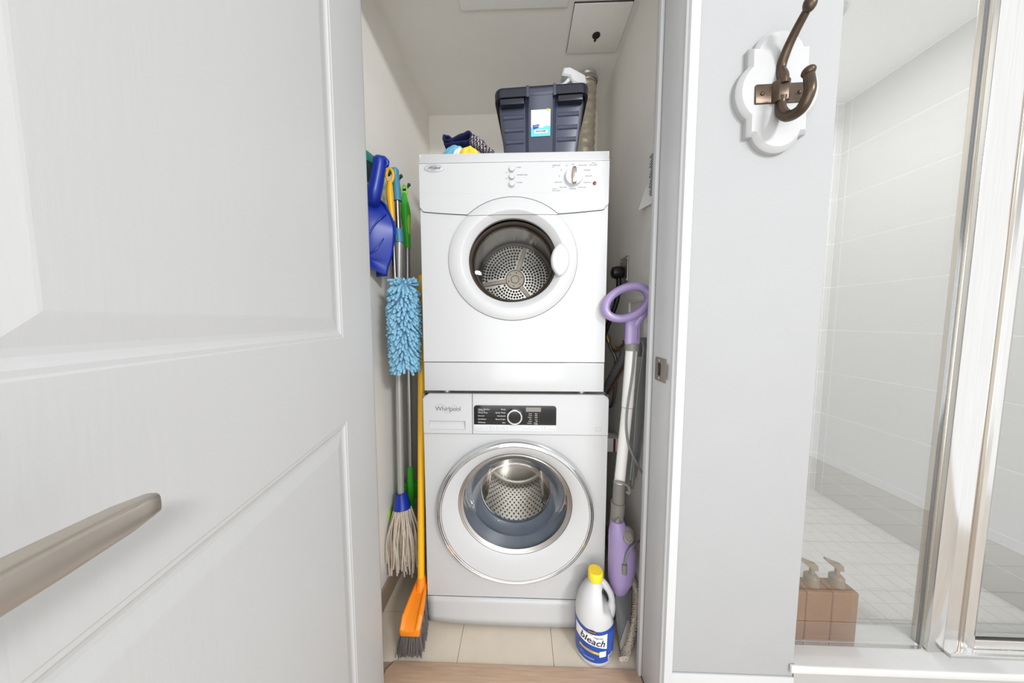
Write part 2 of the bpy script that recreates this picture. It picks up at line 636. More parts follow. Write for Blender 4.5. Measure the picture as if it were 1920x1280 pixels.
# right door jamb: lining, stop, casing
jb = struct('trim_2', bx(0.340, 0.352, YF0 - 0.002, YF1, 0.006, 1.952), M['trimw'], bevel=0.002)
mb = bx(0.3305, 0.3398, 0.748, YF1, 0.006, 1.952)
obj('door_stop', mb, M['trimw'], jb, bevel=0.0025)
mb = MB()
prof = [(0.3385, 0.655), (0.3385, 0.650), (0.3410, 0.6465), (0.3440, 0.650), (0.3455, 0.6435), (0.3640, 0.6435), (0.3655, 0.646), (0.3655, 0.655)]
mb.loft([[(x, y, z) for x, y in prof] for z in (0.0, 1.97)])
obj('casing', mb, M['trimw'], jb, angle=20)
mb = bx(-0.412, -0.402, 0.70, 0.768, 0.006, 1.952)
struct('trim_3', mb, M['trimw'], bevel=0.002)
struct('trim_4', bx(-0.402, 0.340, 0.68, 0.768, 1.940, 1.952), M['trimw'], bevel=0.002)

# closet ceiling hatch covers
cp = obj('ceiling_panel', bx(-0.205, 0.153, 0.86, 1.050, ZC - 0.012, ZC), M['panelw'], bevel=0.002)
tag(cp, 'white rectangular panel on the closet ceiling, cut by the top edge of the photo', 'panel')
hp = thing('access_hatch', 'square ceiling hatch with a black finger hole in the closet corner', 'hatch', (0.275, 1.14, ZC))
x0, x1, y0, y1 = 0.176, 0.372, 1.045, 1.226
mb = MB()
for a in ((x0, x0 + 0.003, y0, y1), (x1 - 0.003, x1, y0, y1), (x0, x1, y0, y0 + 0.003), (x0, x1, y1 - 0.003, y1)):
    mb.box(a[0], a[1], a[2], a[3], ZC - 0.004, ZC)
obj('hatch_frame', mb, M['gap'], hp, smooth=False)
obj('hatch_door', bx(x0 + 0.0012, x1 - 0.0008, y0 + 0.0012, y1 - 0.0008, ZC - 0.007, ZC - 0.001), M['ceil'], hp, bevel=0.001)
mb = MB().lathe([(0.0145, ZC - 0.0085), (0.0135, ZC - 0.0095), (0.002, ZC - 0.0095)], (0.2754, 1.1532, 0), 'Z', 24, caps=(False, True))
mb.box(0.2715, 0.2795, 1.166, 1.176, ZC - 0.0095, ZC - 0.008)
obj('finger_hole', mb, M['black'], hp)

# ------------------------------------------------------------------ shower: walls and floor of tiles, curb
XS = 1.58
YSB = 1.54
sb = struct('wall_shower_back', bx(0.649, XS + 0.06, YSB + 0.0008, YSB + 0.06, 0, ZC), M['grout_s'])
sr = struct('wall_shower_right', bx(XS + 0.0008, XS + 0.06, YF0 + 0.0, YSB + 0.06, 0, ZC), M['grout_s'])
rows = [ZS, atX(1725, 987, XS).z, 0.2997] + [0.2997 + 0.2172 * k for k in range(1, 8)] + [ZC - 0.002]
for k in range(len(rows) - 1):
    z0, z1 = rows[k] + 0.0012, rows[k + 1] - 0.0012
    for a, b in ((0.70, 1.505), (1.505, YSB)):
        obj('wall_tile', bx(XS, XS + 0.004, a + 0.0012, b - 0.0012, z0, z1), M['tile_s'], sr, smooth=False)
    for a, b in ((0.66, 1.13), (1.13, XS - 0.03), (XS - 0.03, XS)):
        obj('wall_tile', bx(a + 0.0012, b - 0.0012, YSB, YSB + 0.004, z0, z1), M['tile_s'], sb, smooth=False)
sf = struct('floor_shower', bx(0.649, XS + 0.004, 0.735, YSB + 0.001, 0.0, ZS - 0.0009), M['grout_m'])
nx, ny = 16, 15
for i in range(nx):
    for j in range(ny):
        a, b = 0.665 + (XS - 0.665) * i / nx, 0.665 + (XS - 0.665) * (i + 1) / nx
        c, d = 0.745 + (YSB - 0.745) * j / ny, 0.745 + (YSB - 0.745) * (j + 1) / ny
        obj('mosaic_tile', bx(a + 0.0008, b - 0.0008, c + 0.0008, d - 0.0008, ZS - 0.003, ZS), M['mosaic'], sf, smooth=False)

ZK = 0.18
cb = struct('trim_5', bx(0.657, 1.58, YF0 - 0.001, 0.74, 0.0, ZK - 0.018), M['tile_r'])
mb = MB()
pl = [(0.645, 0.6475), (1.58, 0.6475), (1.58, 0.752), (0.6565, 0.752), (0.6565, 0.6545), (0.645, 0.6545)]
mb.loft([[(x, y, z) for x, y in pl] for z in (ZK - 0.018, ZK)])
obj('curb_slab', mb, M['marble'], cb, bevel=0.002)

# shower ceiling lamp (a recessed can)
sl = thing('shower_downlight', 'round recessed downlight in the shower ceiling', 'light', (1.055, 1.13, ZC))
obj('trim_ring', MB().lathe([(0.062, ZC), (0.062, ZC - 0.006), (0.05, ZC - 0.008), (0.047, ZC - 0.003)], (1.055, 1.13, 0), 'Z', 32), M['trimw'], sl)
obj('diffuser', MB().lathe([(0.047, ZC - 0.003), (0.02, ZC - 0.0045)], (1.055, 1.13, 0), 'Z', 24, caps=(False, True)), M['lampglow'], sl)

# ================================================================== DOOR
H2 = Vector((-0.374, 0.72))
DR = Vector((0.170, -0.985)).normalized()
NR = Vector((-DR.y, DR.x))


def dp(s, off, z):
    p = H2 + DR * s + NR * off
    return (p.x, p.y, z)


def dbox(mb, s0, s1, o0, o1, z0, z1):
    vs = [dp(s, o, z) for z in (z0, z1) for o in (o0, o1) for s in (s0, s1)]
    return mb.add(vs, [(0, 2, 3, 1), (4, 5, 7, 6), (0, 1, 5, 4), (2, 6, 7, 3), (0, 4, 6, 2), (1, 3, 7, 5)])


S0, S1, DZ0, DZ1 = 0.015, 0.745, 0.012, 1.935
PS0, PS1 = 0.176, 0.607
UP0, UP1, LP0, LP1 = 0.967, 1.80, 0.20, 0.803
mb = MB()
dbox(mb, S0, S1, -0.034, -0.012, DZ0, DZ1)
dr1 = struct('door_1', mb, M['doorw'], smooth=False)
mb = MB()
for (a, b, c, d) in ((S0, PS0, DZ0, DZ1), (PS1, S1, DZ0, DZ1)):
    dbox(mb, a, b, -0.012, 0.0, c, d)
obj('stile', mb, M['doorw'], dr1, smooth=False)
for (c, d) in ((DZ0, LP0), (LP1, UP0), (UP1, DZ1)):
    mb = MB()
    dbox(mb, PS0, PS1, -0.012, 0.0, c, d)
    obj('rail', mb, M['doorw'], dr1, smooth=False)
for (za, zb) in ((UP0, UP1), (LP0, LP1)):
    mb = MB()
    rings = []
    for ins, off in ((0, 0), (0.002, -0.001), (0.006, -0.001), (0.009, -0.003), (0.013, -0.0042), (0.018, -0.0042), (0.037, -0.0012), (0.039, -0.001)):
        rings.append([dp(PS0 + ins, off, za + ins), dp(PS1 - ins, off, za + ins), dp(PS1 - ins, off, zb - ins), dp(PS0 + ins, off, zb - ins)])
    mb.loft(rings, caps=False)
    k = len(mb.v)
    mb.f.append((k - 4, k - 3, k - 2, k - 1))
    obj('panel', mb, M['doorw'], dr1, smooth=False)
# lever
mb = MB()
prof = []
for (s, hw, t0, t1) in ((0.5715, 0.0035, 0.048, 0.052), (0.574, 0.0065, 0.045, 0.055), (0.59, 0.0085, 0.043, 0.0575), (0.62, 0.0098, 0.043, 0.0590), (0.66, 0.0105, 0.042, 0.060), (0.69, 0.011, 0.040, 0.061), (0.703, 0.009, 0.040, 0.061)):
    zc = 0.888 + (s - 0.575) * 0.03
    ring = []
    n = 16
    for i in range(n):
        a = 2 * pi * i / n
        e = 0.55
        cx = math.copysign(abs(cos(a)) ** e, cos(a))
        cz = math.copysign(abs(sin(a)) ** e, sin(a))
        ring.append(dp(s, (t0 + t1) / 2 + cx * (t1 - t0) / 2, zc + cz * hw))
    prof.append(ring)
mb.loft(prof)
lv = obj('lever_handle', mb, M['lever'], dr1, angle=50)
lv['label'] = 'satin nickel lever handle'
axis = Vector((NR.x, NR.y, 0))
c0 = Vector(dp(0.69, 0, 0.891))
obj('spindle_neck', MB().tube([c0 + axis * 0.006, c0 + axis * 0.045], 0.010, 20), M['lever'], lv)
obj('rose', MB().tube([c0, c0 + axis * 0.005, c0 + axis * 0.009], [0.026, 0.026, 0.022], 32), M['lever'], lv)

# strike plate on the jamb
sp = thing('strike_plate', 'satin nickel latch strike plate on the white door jamb', 'strike plate', (0.340, 0.71, 0.93))
za, zb = atX(1237, 714, 0.34).z, atX(1237, 670, 0.34).z
yc, zc = 0.706, (za + zb) / 2
mb = MB()
ring = []
o = rrect(yc - 0.028, yc + 0.026, za, zb, 0.004)
h = rrect(yc - 0.004, yc + 0.012, zc - 0.016, zc + 0.016, 0.006)
mb.loft([[(0.3399, y, z) for y, z in o], [(0.3384, y, z) for y, z in o], [(0.3384, y, z) for y, z in h], [(0.3399, y, z) for y, z in h]], caps=False)
mb.grid(lambda u, v: (0.3384 - 0.004 * sin(u * pi * 0.6), yc - 0.028 - 0.010 * u, zc - 0.019 + 0.038 * v), 5, 2)
obj('plate', mb, M['satin'], sp, solid=0.0)
obj('latch_hole', MB().loft([[(0.3397, y, z) for y, z in h], [(0.33965, y, z) for y, z in h]]), M['dark_hole'], sp, smooth=False)
for zz in (za + 0.0065, zb - 0.0065):
    obj('screw', MB().lathe([(0.0034, 0.3384), (0.003, 0.3374), (0.0004, 0.3370)], (0, yc + 0.006, zz), 'X', 14, caps=(False, True)), M['satin'], sp)

# ================================================================== DRYER
YD = 0.849
DX0, DX1, DZb, DZt = -0.2915, 0.2455, 0.7895, 1.4725
DCX, DCZ, DRX, DRZ = -0.0252, 1.176, 0.186, 0.1745
dry = thing('tumble_dryer', 'white front loading tumble dryer stacked on the washing machine', 'dryer', (-0.023, 1.06, DZb))
mb = MB()
yb = 1.285
for f in (((DX0, YD, DZb), (DX0, yb, DZb), (DX0, yb, DZt), (DX0, YD, DZt)), ((DX1, YD, DZb), (DX1, yb, DZb), (DX1, yb, DZt), (DX1, YD, DZt)),
          ((DX0, YD, DZt), (DX1, YD, DZt), (DX1, yb, DZt), (DX0, yb, DZt)), ((DX0, YD, DZb), (DX1, YD, DZb), (DX1, yb, DZb), (DX0, yb, DZb)),
          ((DX0, yb, DZb), (DX1, yb, DZb), (DX1, yb, DZt), (DX0, yb, DZt))):
    mb.add(f, [(0, 1, 2, 3)])
obj('cabinet', mb, M['enamel'], dry, smooth=False)
zkick = 0.8765
mb = MB()
plate_hole(mb, DX0, DX1, zkick + 0.001, DZt, DCX, DCZ, DRX + 0.0012, DRZ + 0.0012, YD, 96)
obj('front_panel', mb, M['enamel'], dry, smooth=False)
obj('kick_panel', bx(DX0 + 0.0005, DX1 - 0.0005, YD - 0.001, YD + 0.02, DZb, zkick - 0.0009), M['enamel'], dry, bevel=0.002)
mb = MB().lathe([(1.0, YD + 0.004), (0.93, YD + 0.0045)], (DCX, 0, DCZ), 'Y', 96, sx=DRX + 0.0018, sz=DRZ + 0.0018)
obj('door_gap', mb, M['gap'], dry)
# control fascia with curved lower edge
zt = 1.4447


def seam(x):
    u = (x - DCX) / 0.27
    e = abs(u)
    z = 1.3000 + 0.0145 * u * u
    if e > 0.955:
        z += (e - 0.955) ** 0.7 * 0.12
    return z


mb = MB()
xs = sorted(set([DX0 + (DX1 - DX0) * i / 140 for i in range(141)]))
F0 = []
for yy in (YD - 0.0045, YD):
    for x in xs:
        zlo = seam(x)
        d = 1 - ((x - DCX) / (DRX + 0.0012)) ** 2
        if d > 0:
            zlo = max(zlo, DCZ + (DRZ + 0.0012) * sqrt(d))
        F0.append((x, yy, zlo))
n = len(xs)
top = [(x, YD - 0.0045, zt) for x in xs]
mb.add(F0[:n] + top, [(i, i + 1, n + i + 1, n + i) for i in range(n - 1)])
mb.add(F0, [(i, i + 1, n + i + 1, n + i) for i in range(n - 1)])
mb.add([(DX0, YD - 0.0045, seam(DX0)), (DX0, YD, seam(DX0)), (DX0, YD, zt), (DX0, YD - 0.0045, zt)], [(0, 1, 2, 3)])
mb.add([(DX1, YD - 0.0045, seam(DX1)), (DX1, YD, seam(DX1)), (DX1, YD, zt), (DX1, YD - 0.0045, zt)], [(0, 1, 2, 3)])
fa = obj('control_fascia', mb, M['plastic_w'], dry, smooth=False)
for sgn in (-1, 1):
    sm = MB()
    pts = []
    for i in range(41):
        x = DCX + sgn * (0.1305 + (0.1385 if sgn < 0 else 0.137) * i / 40)
        if DX0 < x < DX1:
            pts.append((x, YD - 0.0006, seam(x) - 0.0004))
    sm.tube(pts, 0.0009, 5)
    obj('seam_gap', sm, M['gap'], fa)
# sloping top trim of the fascia
mb = MB()
a, b = DX0 - 0.0003, DX1 + 0.0003
mb.loft([[(a, YD - 0.0045, zt + 0.001), (b, YD - 0.0045, zt + 0.001), (b, YD + 0.02, zt + 0.001), (a, YD + 0.02, zt + 0.001)],
         [(a, YD - 0.0040, zt + 0.004), (b, YD - 0.0040, zt + 0.004), (b, YD + 0.02, zt + 0.004), (a, YD + 0.02, zt + 0.004)],
         [(a + 0.008, YD, DZt + 0.0005), (b - 0.007, YD, DZt + 0.0005), (b - 0.007, YD + 0.03, DZt + 0.0005), (a + 0.008, YD + 0.03, DZt + 0.0005)]])
obj('top_trim', mb, M['plastic_w'], dry, bevel=0.0012)
YP = YD - 0.0045
# faint raised outline of the printed panel
mb = MB()
op = [(-0.288, 1.405), (-0.286, 1.385), (-0.278, 1.370), (-0.260, 1.3635), (-0.10, 1.3622), (0.10, 1.3625), (0.205, 1.3650), (0.222, 1.376), (0.226, 1.40)]
mb.tube(spline([(x, YP, z) for x, z in op], 5), 0.0006, 5)
mb.tube([(-0.0997, YP, 1.3625), (-0.0997, YP, zt)], 0.0003, 4)
obj('outline_bead', mb, M['plastic_g'], fa)
# oval badge with script
bd = obj('badge', MB().lathe([(1.0, YP), (0.97, YP - 0.0022), (0.80, YP - 0.003), (0.78, YP - 0.0024), (0.05, YP - 0.0026)], (-0.2478, 0, 1.4317), 'Y', 40, sx=0.029, sz=0.0105, caps=(False, True)), M['badge'], dry)
letters('lettering', [('Whirlpool', -0.2478, 1.4315, 0.0095, 'CENTER', 0.35, 0.00005, 0.85)], YP - 0.0032, M['ink'], bd)
mb = MB().tube(spline([(-0.266, YP - 0.0031, 1.4285), (-0.252, YP - 0.0031, 1.4365), (-0.240, YP - 0.0031, 1.4345), (-0.248, YP - 0.0031, 1.4255), (-0.258, YP - 0.0031, 1.4275)], 6), 0.0003, 4)
obj('swirl', mb, M['ink'], bd)
# push buttons
for zz in (1.4255, 1.4052, 1.3847):
    obj('push_button', MB().lathe([(0.0086, YP), (0.0086, YP - 0.0012), (0.0078, YP - 0.0035), (0.0078, YP - 0.006), (0.007, YP - 0.0075), (0.001, YP - 0.0082)], (-0.0267, 0, zz), 'Y', 24, caps=(False, True)), M['plastic_w'], dry)
obj('button_lettering', MB().add(*(lambda VF: ([(x, YP - 0.0003, z) for x, z in VF[0]], VF[1]))(text_mesh([
    ('START', -0.0135, 1.4300, 0.0046), ('TEMPERATURE', -0.0135, 1.4098, 0.0046), ('POWER', -0.0135, 1.3890, 0.0046),
    ('HIGH', -0.0395, 1.4170, 0.0030, 'RIGHT'), ('LOW', -0.0395, 1.4005, 0.0030, 'RIGHT')]))), M['ink'], dry, smooth=False)
# dial
DKX, DKZ = 0.1464, 1.4020
dl = obj('dial', MB().lathe([(0.0245, YP), (0.0245, YP - 0.004), (0.0232, YP - 0.010), (0.021, YP - 0.0115), (0.001, YP - 0.012)], (DKX, 0, DKZ), 'Y', 40, caps=(False, True)), M['plastic_g'], dry)
mb = MB()
rings = []
for (zz, hw, yy) in ((-0.0245, 0.0035, 0.012), (-0.021, 0.0062, 0.018), (0.0, 0.0074, 0.020), (0.017, 0.0056, 0.018), (0.0225, 0.0040, 0.014)):
    rings.append([(DKX - hw, YP - 0.010, DKZ + zz), (DKX - hw * 0.8, YP - yy, DKZ + zz), (DKX + hw * 0.8, YP - yy, DKZ + zz), (DKX + hw, YP - 0.010, DKZ + zz)])
mb.loft(rings)
obj('dial_grip', mb, M['satin'], dl, bevel=0.001)
S, S2, S3 = 0.0042, 0.0046, 0.0030


def du(u, v):
    p = at(1020 + u / 16.0, 290 + v / 16.0, YP)
    return p.x, p.z


L = [(t_, *du(u, v), sz_, al_) for t_, u, v, sz_, al_ in (
    ('TIMED DRY', 245, 325, S2, 'LEFT'), ('MIN.', 245, 368, S3, 'LEFT'), ('20', 680, 325, S, 'CENTER'), ('OFF', 870, 295, S, 'CENTER'), ('EXTRA DRY', 1165, 318, S, 'CENTER'),
    ('AUTO DRY', 1475, 310, S2, 'CENTER'), ('NORMAL', 1495, 245, S3, 'CENTER'), ('NORMAL', 1295, 465, S2, 'CENTER'), ('IRON DRY', 1340, 640, S, 'CENTER'),
    ('DAMP DRY', 1300, 835, S, 'CENTER'), ('EXTRA DRY', 1150, 980, S, 'CENTER'), ('NORMAL', 860, 1020, S2, 'CENTER'), ('IRON DRY', 575, 980, S, 'CENTER'),
    ('DAMP DRY', 425, 830, S, 'CENTER'), ('60', 460, 640, S, 'CENTER'), ('40', 515, 465, S, 'CENTER'), ('AUTO DRY', 245, 1080, S2, 'LEFT'), ('DELICATE', 245, 1025, S3, 'LEFT'))]
letters('dial_lettering', L, YP - 0.0003, M['ink'], dry)
obj('indicator_lamp', MB().lathe([(0.0050, YP), (0.0046, YP - 0.002), (0.001, YP - 0.003)], (0.2051, 0, 1.3841), 'Y', 20, caps=(False, True)), M['red'], dry)
# door ring
dd = MB().lathe([(DRX, YD + 0.002), (DRX, YD - 0.0035), (DRX - 0.003, YD - 0.0055), (0.150, YD - 0.0085), (0.147, YD - 0.0075), (0.129, YD + 0.011), (0.1285, YD + 0.022)], (DCX, 0, DCZ), 'Y', 96, sz=DRZ / DRX)
dw = obj('door', dd, M['plastic_w'], dry)
pts = []
for i in range(41):
    x = DCX - 0.1300 + 0.260 * i / 40
    r_ = sqrt((x - DCX) ** 2 + ((1.2995 - DCZ) * DRX / DRZ) ** 2)
    t_ = max(0, min(1, (DRX - 0.003 - r_) / (DRX - 0.003 - 0.150)))
    pts.append((x, YD - 0.0055 - 0.0030 * t_ - 0.0001, 1.2995))
mb = MB().tube(pts, 0.0006, 5)
obj('seam_line', mb, M['gap'], dw)
GX, GZ = -0.0242, 1.1675
obj('glass_rim', MB().lathe([(0.1290, YD + 0.0105), (0.1260, YD + 0.008), (0.1220, YD + 0.010), (0.119, YD + 0.014), (0.116, YD + 0.026), (0.1125, YD + 0.028)], (GX, 0, GZ), 'Y', 72, sz=0.93), M['brownrim'], dw)
obj('door_glass', MB().lathe([(0.117, YD + 0.022), (0.09, YD + 0.033), (0.05, YD + 0.039), (0.003, YD + 0.041)], (GX, 0, GZ), 'Y', 48, sz=0.93, caps=(False, True)), M['lens'], dw)
# handle lobe
a = arc_pts((0.0778, 1.173), 0.0604, -0.976, 0.976, 16)
b = arc_pts((0.1456, 1.173), 0.0604, pi - 0.976, pi + 0.976, 16)
poly = a[1:-1] + b[1:-1]
obj('door_handle', prismY(poly, YD - 0.0145, YD + 0.004, 0.004), M['plastic_w'], dw, angle=25)
# drum behind the glass
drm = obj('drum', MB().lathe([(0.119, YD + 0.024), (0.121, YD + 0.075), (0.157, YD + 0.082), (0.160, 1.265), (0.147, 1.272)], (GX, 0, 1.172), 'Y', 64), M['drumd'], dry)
BC = (-0.0262, 1.1762)
obj('back_plate', MB().lathe([(0.148, 1.2705), (0.142, 1.266), (0.002, 1.266)], (BC[0], 0, BC[1]), 'Y', 64, caps=(False, True)), M['drum'], drm)
mb = MB()
arms = [radians(72), radians(190), radians(309)]
for k in range(8):
    r = 0.0515 + k * 0.0123
    nn = int(2 * pi * r / 0.0122)
    for i in range(nn):
        q = 2 * pi * i / nn + k * 0.4
        if any(abs(((q - t + pi) % (2 * pi)) - pi) * r < 0.0145 for t in arms):
            continue
        mb.lathe([(0.0050, 1.2652), (0.0008, 1.2656)], (BC[0] + r * cos(q), 0, BC[1] + r * sin(q)), 'Y', 10, caps=(False, True))
hl = obj('vent_holes', mb, M['dark_hole'], drm, smooth=False)
hl['kind'] = 'stuff'
mb = MB()
for t in arms:
    u, v = Vector((cos(t), sin(t))), Vector((-sin(t), cos(t)))
    p = [u * 0.030 + v * 0.0095, u * 0.138 + v * 0.0068, u * 0.138 - v * 0.0068, u * 0.030 - v * 0.0095]
    prismY([(BC[0] + q.x, BC[1] + q.y) for q in p], 1.252, 1.265, 0.002, mb)
mb.lathe([(0.042, 1.265), (0.041, 1.253), (0.037, 1.250), (0.016, 1.250), (0.015, 1.248), (0.001, 1.248)], (BC[0], 0, BC[1]), 'Y', 36, caps=(False, True))
sk = obj('spider', mb, M['spoke'], drm, angle=30)
mb = MB()
for i in range(6):
    q = 2 * pi * i / 6 + 0.3
    mb.lathe([(0.0026, 1.2497), (0.0004, 1.2494)], (BC[0] + 0.028 * cos(q), 0, BC[1] + 0.028 * sin(q)), 'Y', 8, caps=(False, True))
mb.lathe([(0.0175, 1.2496), (0.0155, 1.2492)], (BC[0], 0, BC[1]), 'Y', 30)
obj('hub_bolts', mb, M['dark_hole'], drm, smooth=False)
# feet between the machines
for x in (-0.235, 0.19):
    for yy in (0.90, 1.22):
        obj('foot', MB().lathe([(0.016, DZb), (0.016, 0.7755)], (x, yy, 0), 'Z', 16, caps=(True, True)), M['galv'], dry)

# ================================================================== WASHER
YW = 0.876
WX0, WX1, WZ0, WZ1 = -0.3052, 0.2682, 0.014, 0.7755
WCX, WCZ = -0.0182, 0.3985
wsh = thing('washing_machine', 'white front loading washing machine under the dryer, with black control display', 'washing machine', (-0.018, 1.12, 0))
mb = MB()
yb = 1.40
for f in (((WX0, YW, WZ0), (WX0, yb, WZ0), (WX0, yb, WZ1 - 0.004), (WX0, YW, WZ1 - 0.004)), ((WX1, YW, WZ0), (WX1, yb, WZ0), (WX1, yb, WZ1 - 0.004), (WX1, YW, WZ1 - 0.004)),
          ((WX0, YW + 0.02, WZ1 - 0.004), (WX1, YW + 0.02, WZ1 - 0.004), (WX1, yb, WZ1 - 0.004), (WX0, yb, WZ1 - 0.004)), ((WX0, YW, WZ0), (WX1, YW, WZ0), (WX1, yb, WZ0), (WX0, yb, WZ0)),
          ((WX0, yb, WZ0), (WX1, yb, WZ0), (WX1, yb, WZ1 - 0.004), (WX0, yb, WZ1 - 0.004))):
    mb.add(f, [(0, 1, 2, 3)])
obj('cabinet', mb, M['enamel'], wsh, smooth=False)
mb = MB()
plate_hole(mb, WX0, WX1, 0.1005, 0.6455, WCX, WCZ, 0.2245, 0.2165, YW, 96)
obj('front_panel', mb, M['enamel'], wsh, smooth=False)
# kick panel, bowed forward a little at the bottom
def kick(u, v):
    x = WX0 + (WX1 - WX0) * u
    e = (2 * u - 1)
    return (x, YW - 0.001 - 0.006 * (1 - e ** 4) * (1 - v), 0.009 + 0.0045 * e * e + (0.0992 - 0.009 - 0.0045 * e * e) * v)
obj('kick_panel', MB().grid(kick, 24, 4), M['enamel'], wsh, solid=0.003)
obj('panel_gap', bx(WX0 + 0.001, WX1 - 0.001, YW + 0.0005, YW + 0.004, 0.098, 0.102), M['gap'], wsh, smooth=False)
# control fascia with cut-off upper corners, drawer on the left
zf0 = 0.6475
def fascia_poly(x0, x1, cl, cr):
    P = [(x0, zf0), (x1, zf0)]
    if cr:
        P += [(x1, WZ1 - 0.016), (x1 - 0.004, WZ1 - 0.008), (x1 - 0.016, WZ1)]
    else:
        P += [(x1, WZ1)]
    if cl:
        P += [(x0 + 0.020, WZ1), (x0 + 0.005, WZ1 - 0.010), (x0, WZ1 - 0.018)]
    else:
        P += [(x0, WZ1)]
    return P
fs = obj('control_fascia', prismY(fascia_poly(-0.1502, WX1, False, True), YW - 0.006, YW + 0.03, 0.002), M['plastic_w'], wsh, angle=20)
YC = YW - 0.006
dr = obj('detergent_drawer', prismY(fascia_poly(WX0, -0.1515, True, False), YC, YW + 0.03, 0.002), M['plastic_w'], wsh, angle=20)
# recessed grip of the drawer
cut(dr, bx(-0.2855, -0.1725, YC - 0.02, YC + 0.012, 0.6610, 0.6890))
mb = MB()
mb.grid(lambda u, v: (-0.2855 + 0.113 * u, YC + 0.0105 - 0.0095 * (1 - v) ** 2, 0.6612 + 0.0277 * v), 2, 10)
obj('grip', mb, M['plastic_w'], dr)
letters('lettering', [('Whirlpool', -0.2258, 0.7270, 0.0205, 'CENTER', 0.0, 0.0, 0.93)], YC - 0.0003, M['ink'], dr)
mb = MB().tube(spline([(-0.262, YC - 0.0004, 0.739), (-0.243, YC - 0.0004, 0.741), (-0.222, YC - 0.0004, 0.727), (-0.208, YC - 0.0004, 0.738), (-0.198, YC - 0.0004, 0.733), (-0.218, YC - 0.0004, 0.719), (-0.238, YC - 0.0004, 0.7145)], 6), 0.0004, 4)
obj('swirl', mb, M['ink_light'], dr)
# display: glossy black upper field, white button strip below
px0, px1, pz0, pz1 = -0.1460, 0.1095, 0.6590, 0.7410
ds = obj('display_panel', prismY(rrect(px0, px1, pz0, pz1, 0.010), YC - 0.0015, YC, 0.0008), M['plastic_g'], wsh)
bl = [(px0 + 0.001, 0.6795), (px1 - 0.001, 0.6795)] + [(px1 - 0.010 + 0.009 * cos(t), pz1 - 0.010 + 0.009 * sin(t)) for t in [pi / 2 * i / 5 for i in range(6)]] + \
     [(px0 + 0.010 + 0.009 * cos(t), pz1 - 0.010 + 0.009 * sin(t)) for t in [pi / 2 + pi / 2 * i / 5 for i in range(6)]]
obj('black_glass', prismY(bl, YC - 0.0024, YC - 0.0014), M['gloss_black'], ds, smooth=False)
PW, PH = (px1 - px0) / 1920 * 1.115, (pz1 - pz0) / 540.0   # scale of the close-up crop


def cx_(u):
    return px0 + (u - 112) / (1840 - 112) * (px1 - px0)


def cz_(v):
    return pz1 - (v - 92) / (632 - 92) * (pz1 - pz0)


T = []
for s, v in (('Clean Washer', 180), ('with affresh', 208), ('Heavy Duty', 248), ('Normal', 315), ('Synthetics', 384), ('Delicates', 452)):
    T.append((s, cx_(205), cz_(v), 0.0062 if v != 208 else 0.0044))
for s, v in (('Wool', 180), ('Quick Wash', 248), ('Handwash', 315), ('Rinse & Spin', 384), ('Spin', 452)):
    T.append((s, cx_(782), cz_(v), 0.0062, 'RIGHT'))
for s, v in (('Cold', 262), ('Cool', 300), ('Warm', 341), ('Hot', 381), ('Extra', 420), ('Sanitize', 460)):
    T.append((s, cx_(1325), cz_(v), 0.0046, 'RIGHT'))
for s, v in (('Max', 262), ('High', 300), ('Med', 341), ('Low', 381), ('Off', 420), ('Drain', 455), ('Only', 478)):
    T.append((s, cx_(1445), cz_(v), 0.0046, 'RIGHT'))
letters('panel_lettering', T, YC - 0.0027, M['ink_white'], ds)
mb = MB()
for v in (180, 248, 315, 384, 452):
    for (a, b) in ((380, 455), (575, 625)):
        mb.box(cx_(a), cx_(b), YC - 0.0026, YC - 0.0024, cz_(v) - 0.0001, cz_(v) + 0.0002)
    for u in (480, 545):
        mb.box(cx_(u) - 0.0006, cx_(u) + 0.0006, YC - 0.0027, YC - 0.0024, cz_(v) - 0.0006, cz_(v) + 0.0006)
for v in (262, 300, 341, 381, 420, 460):
    for u in (1348, 1480):
        mb.box(cx_(u) - 0.0005, cx_(u) + 0.0005, YC - 0.0027, YC - 0.0024, cz_(v) - 0.0006, cz_(v) + 0.0006)
obj('guide_marks', mb, M['ink'], ds, smooth=False)
obj('screen', bx(cx_(1205), cx_(1515), YC - 0.0027, YC - 0.002, cz_(222), cz_(132)), M['display'], ds, smooth=False)
T = []
mb = MB()
for u in (265, 400, 535, 670, 808, 1145, 1280, 1415, 1545, 1678):
    mb.box(cx_(u) - 0.0004, cx_(u) + 0.0004, YC - 0.0018, YC - 0.0014, cz_(600), cz_(552))
for u in (470, 605, 740, 1600):
    mb.box(cx_(u) - 0.0016, cx_(u) + 0.0016, YC - 0.0018, YC - 0.0014, cz_(552), cz_(540))
obj('button_marks', mb, M['ink_light'], ds, smooth=False)
for s, u in (('Extra Rinse', 195), ('Prewash', 335), ('Stain', 470), ('Fresh', 605), ('Delay', 740), ('Temp', 1212), ('Spin', 1348), ('Dry', 1480), ('Lock', 1610), ('Start Pause', 1760)):
    T.append((s, cx_(u), cz_(585), 0.0038, 'CENTER'))
letters('button_lettering', T, YC - 0.0018, M['ink_light'], ds)
dk = obj('dial', MB().lathe([(0.0238, YC - 0.0024), (0.0238, YC - 0.012), (0.0225, YC - 0.0135), (0.0192, YC - 0.0135), (0.0186, YC - 0.012)], (cx_(972), 0, cz_(318)), 'Y', 40), M['chrome'], wsh)
obj('dial_face', MB().lathe([(0.0188, YC - 0.0122), (0.001, YC - 0.0124)], (cx_(972), 0, cz_(318)), 'Y', 32, caps=(False, True)), M['gloss_black'], dk)
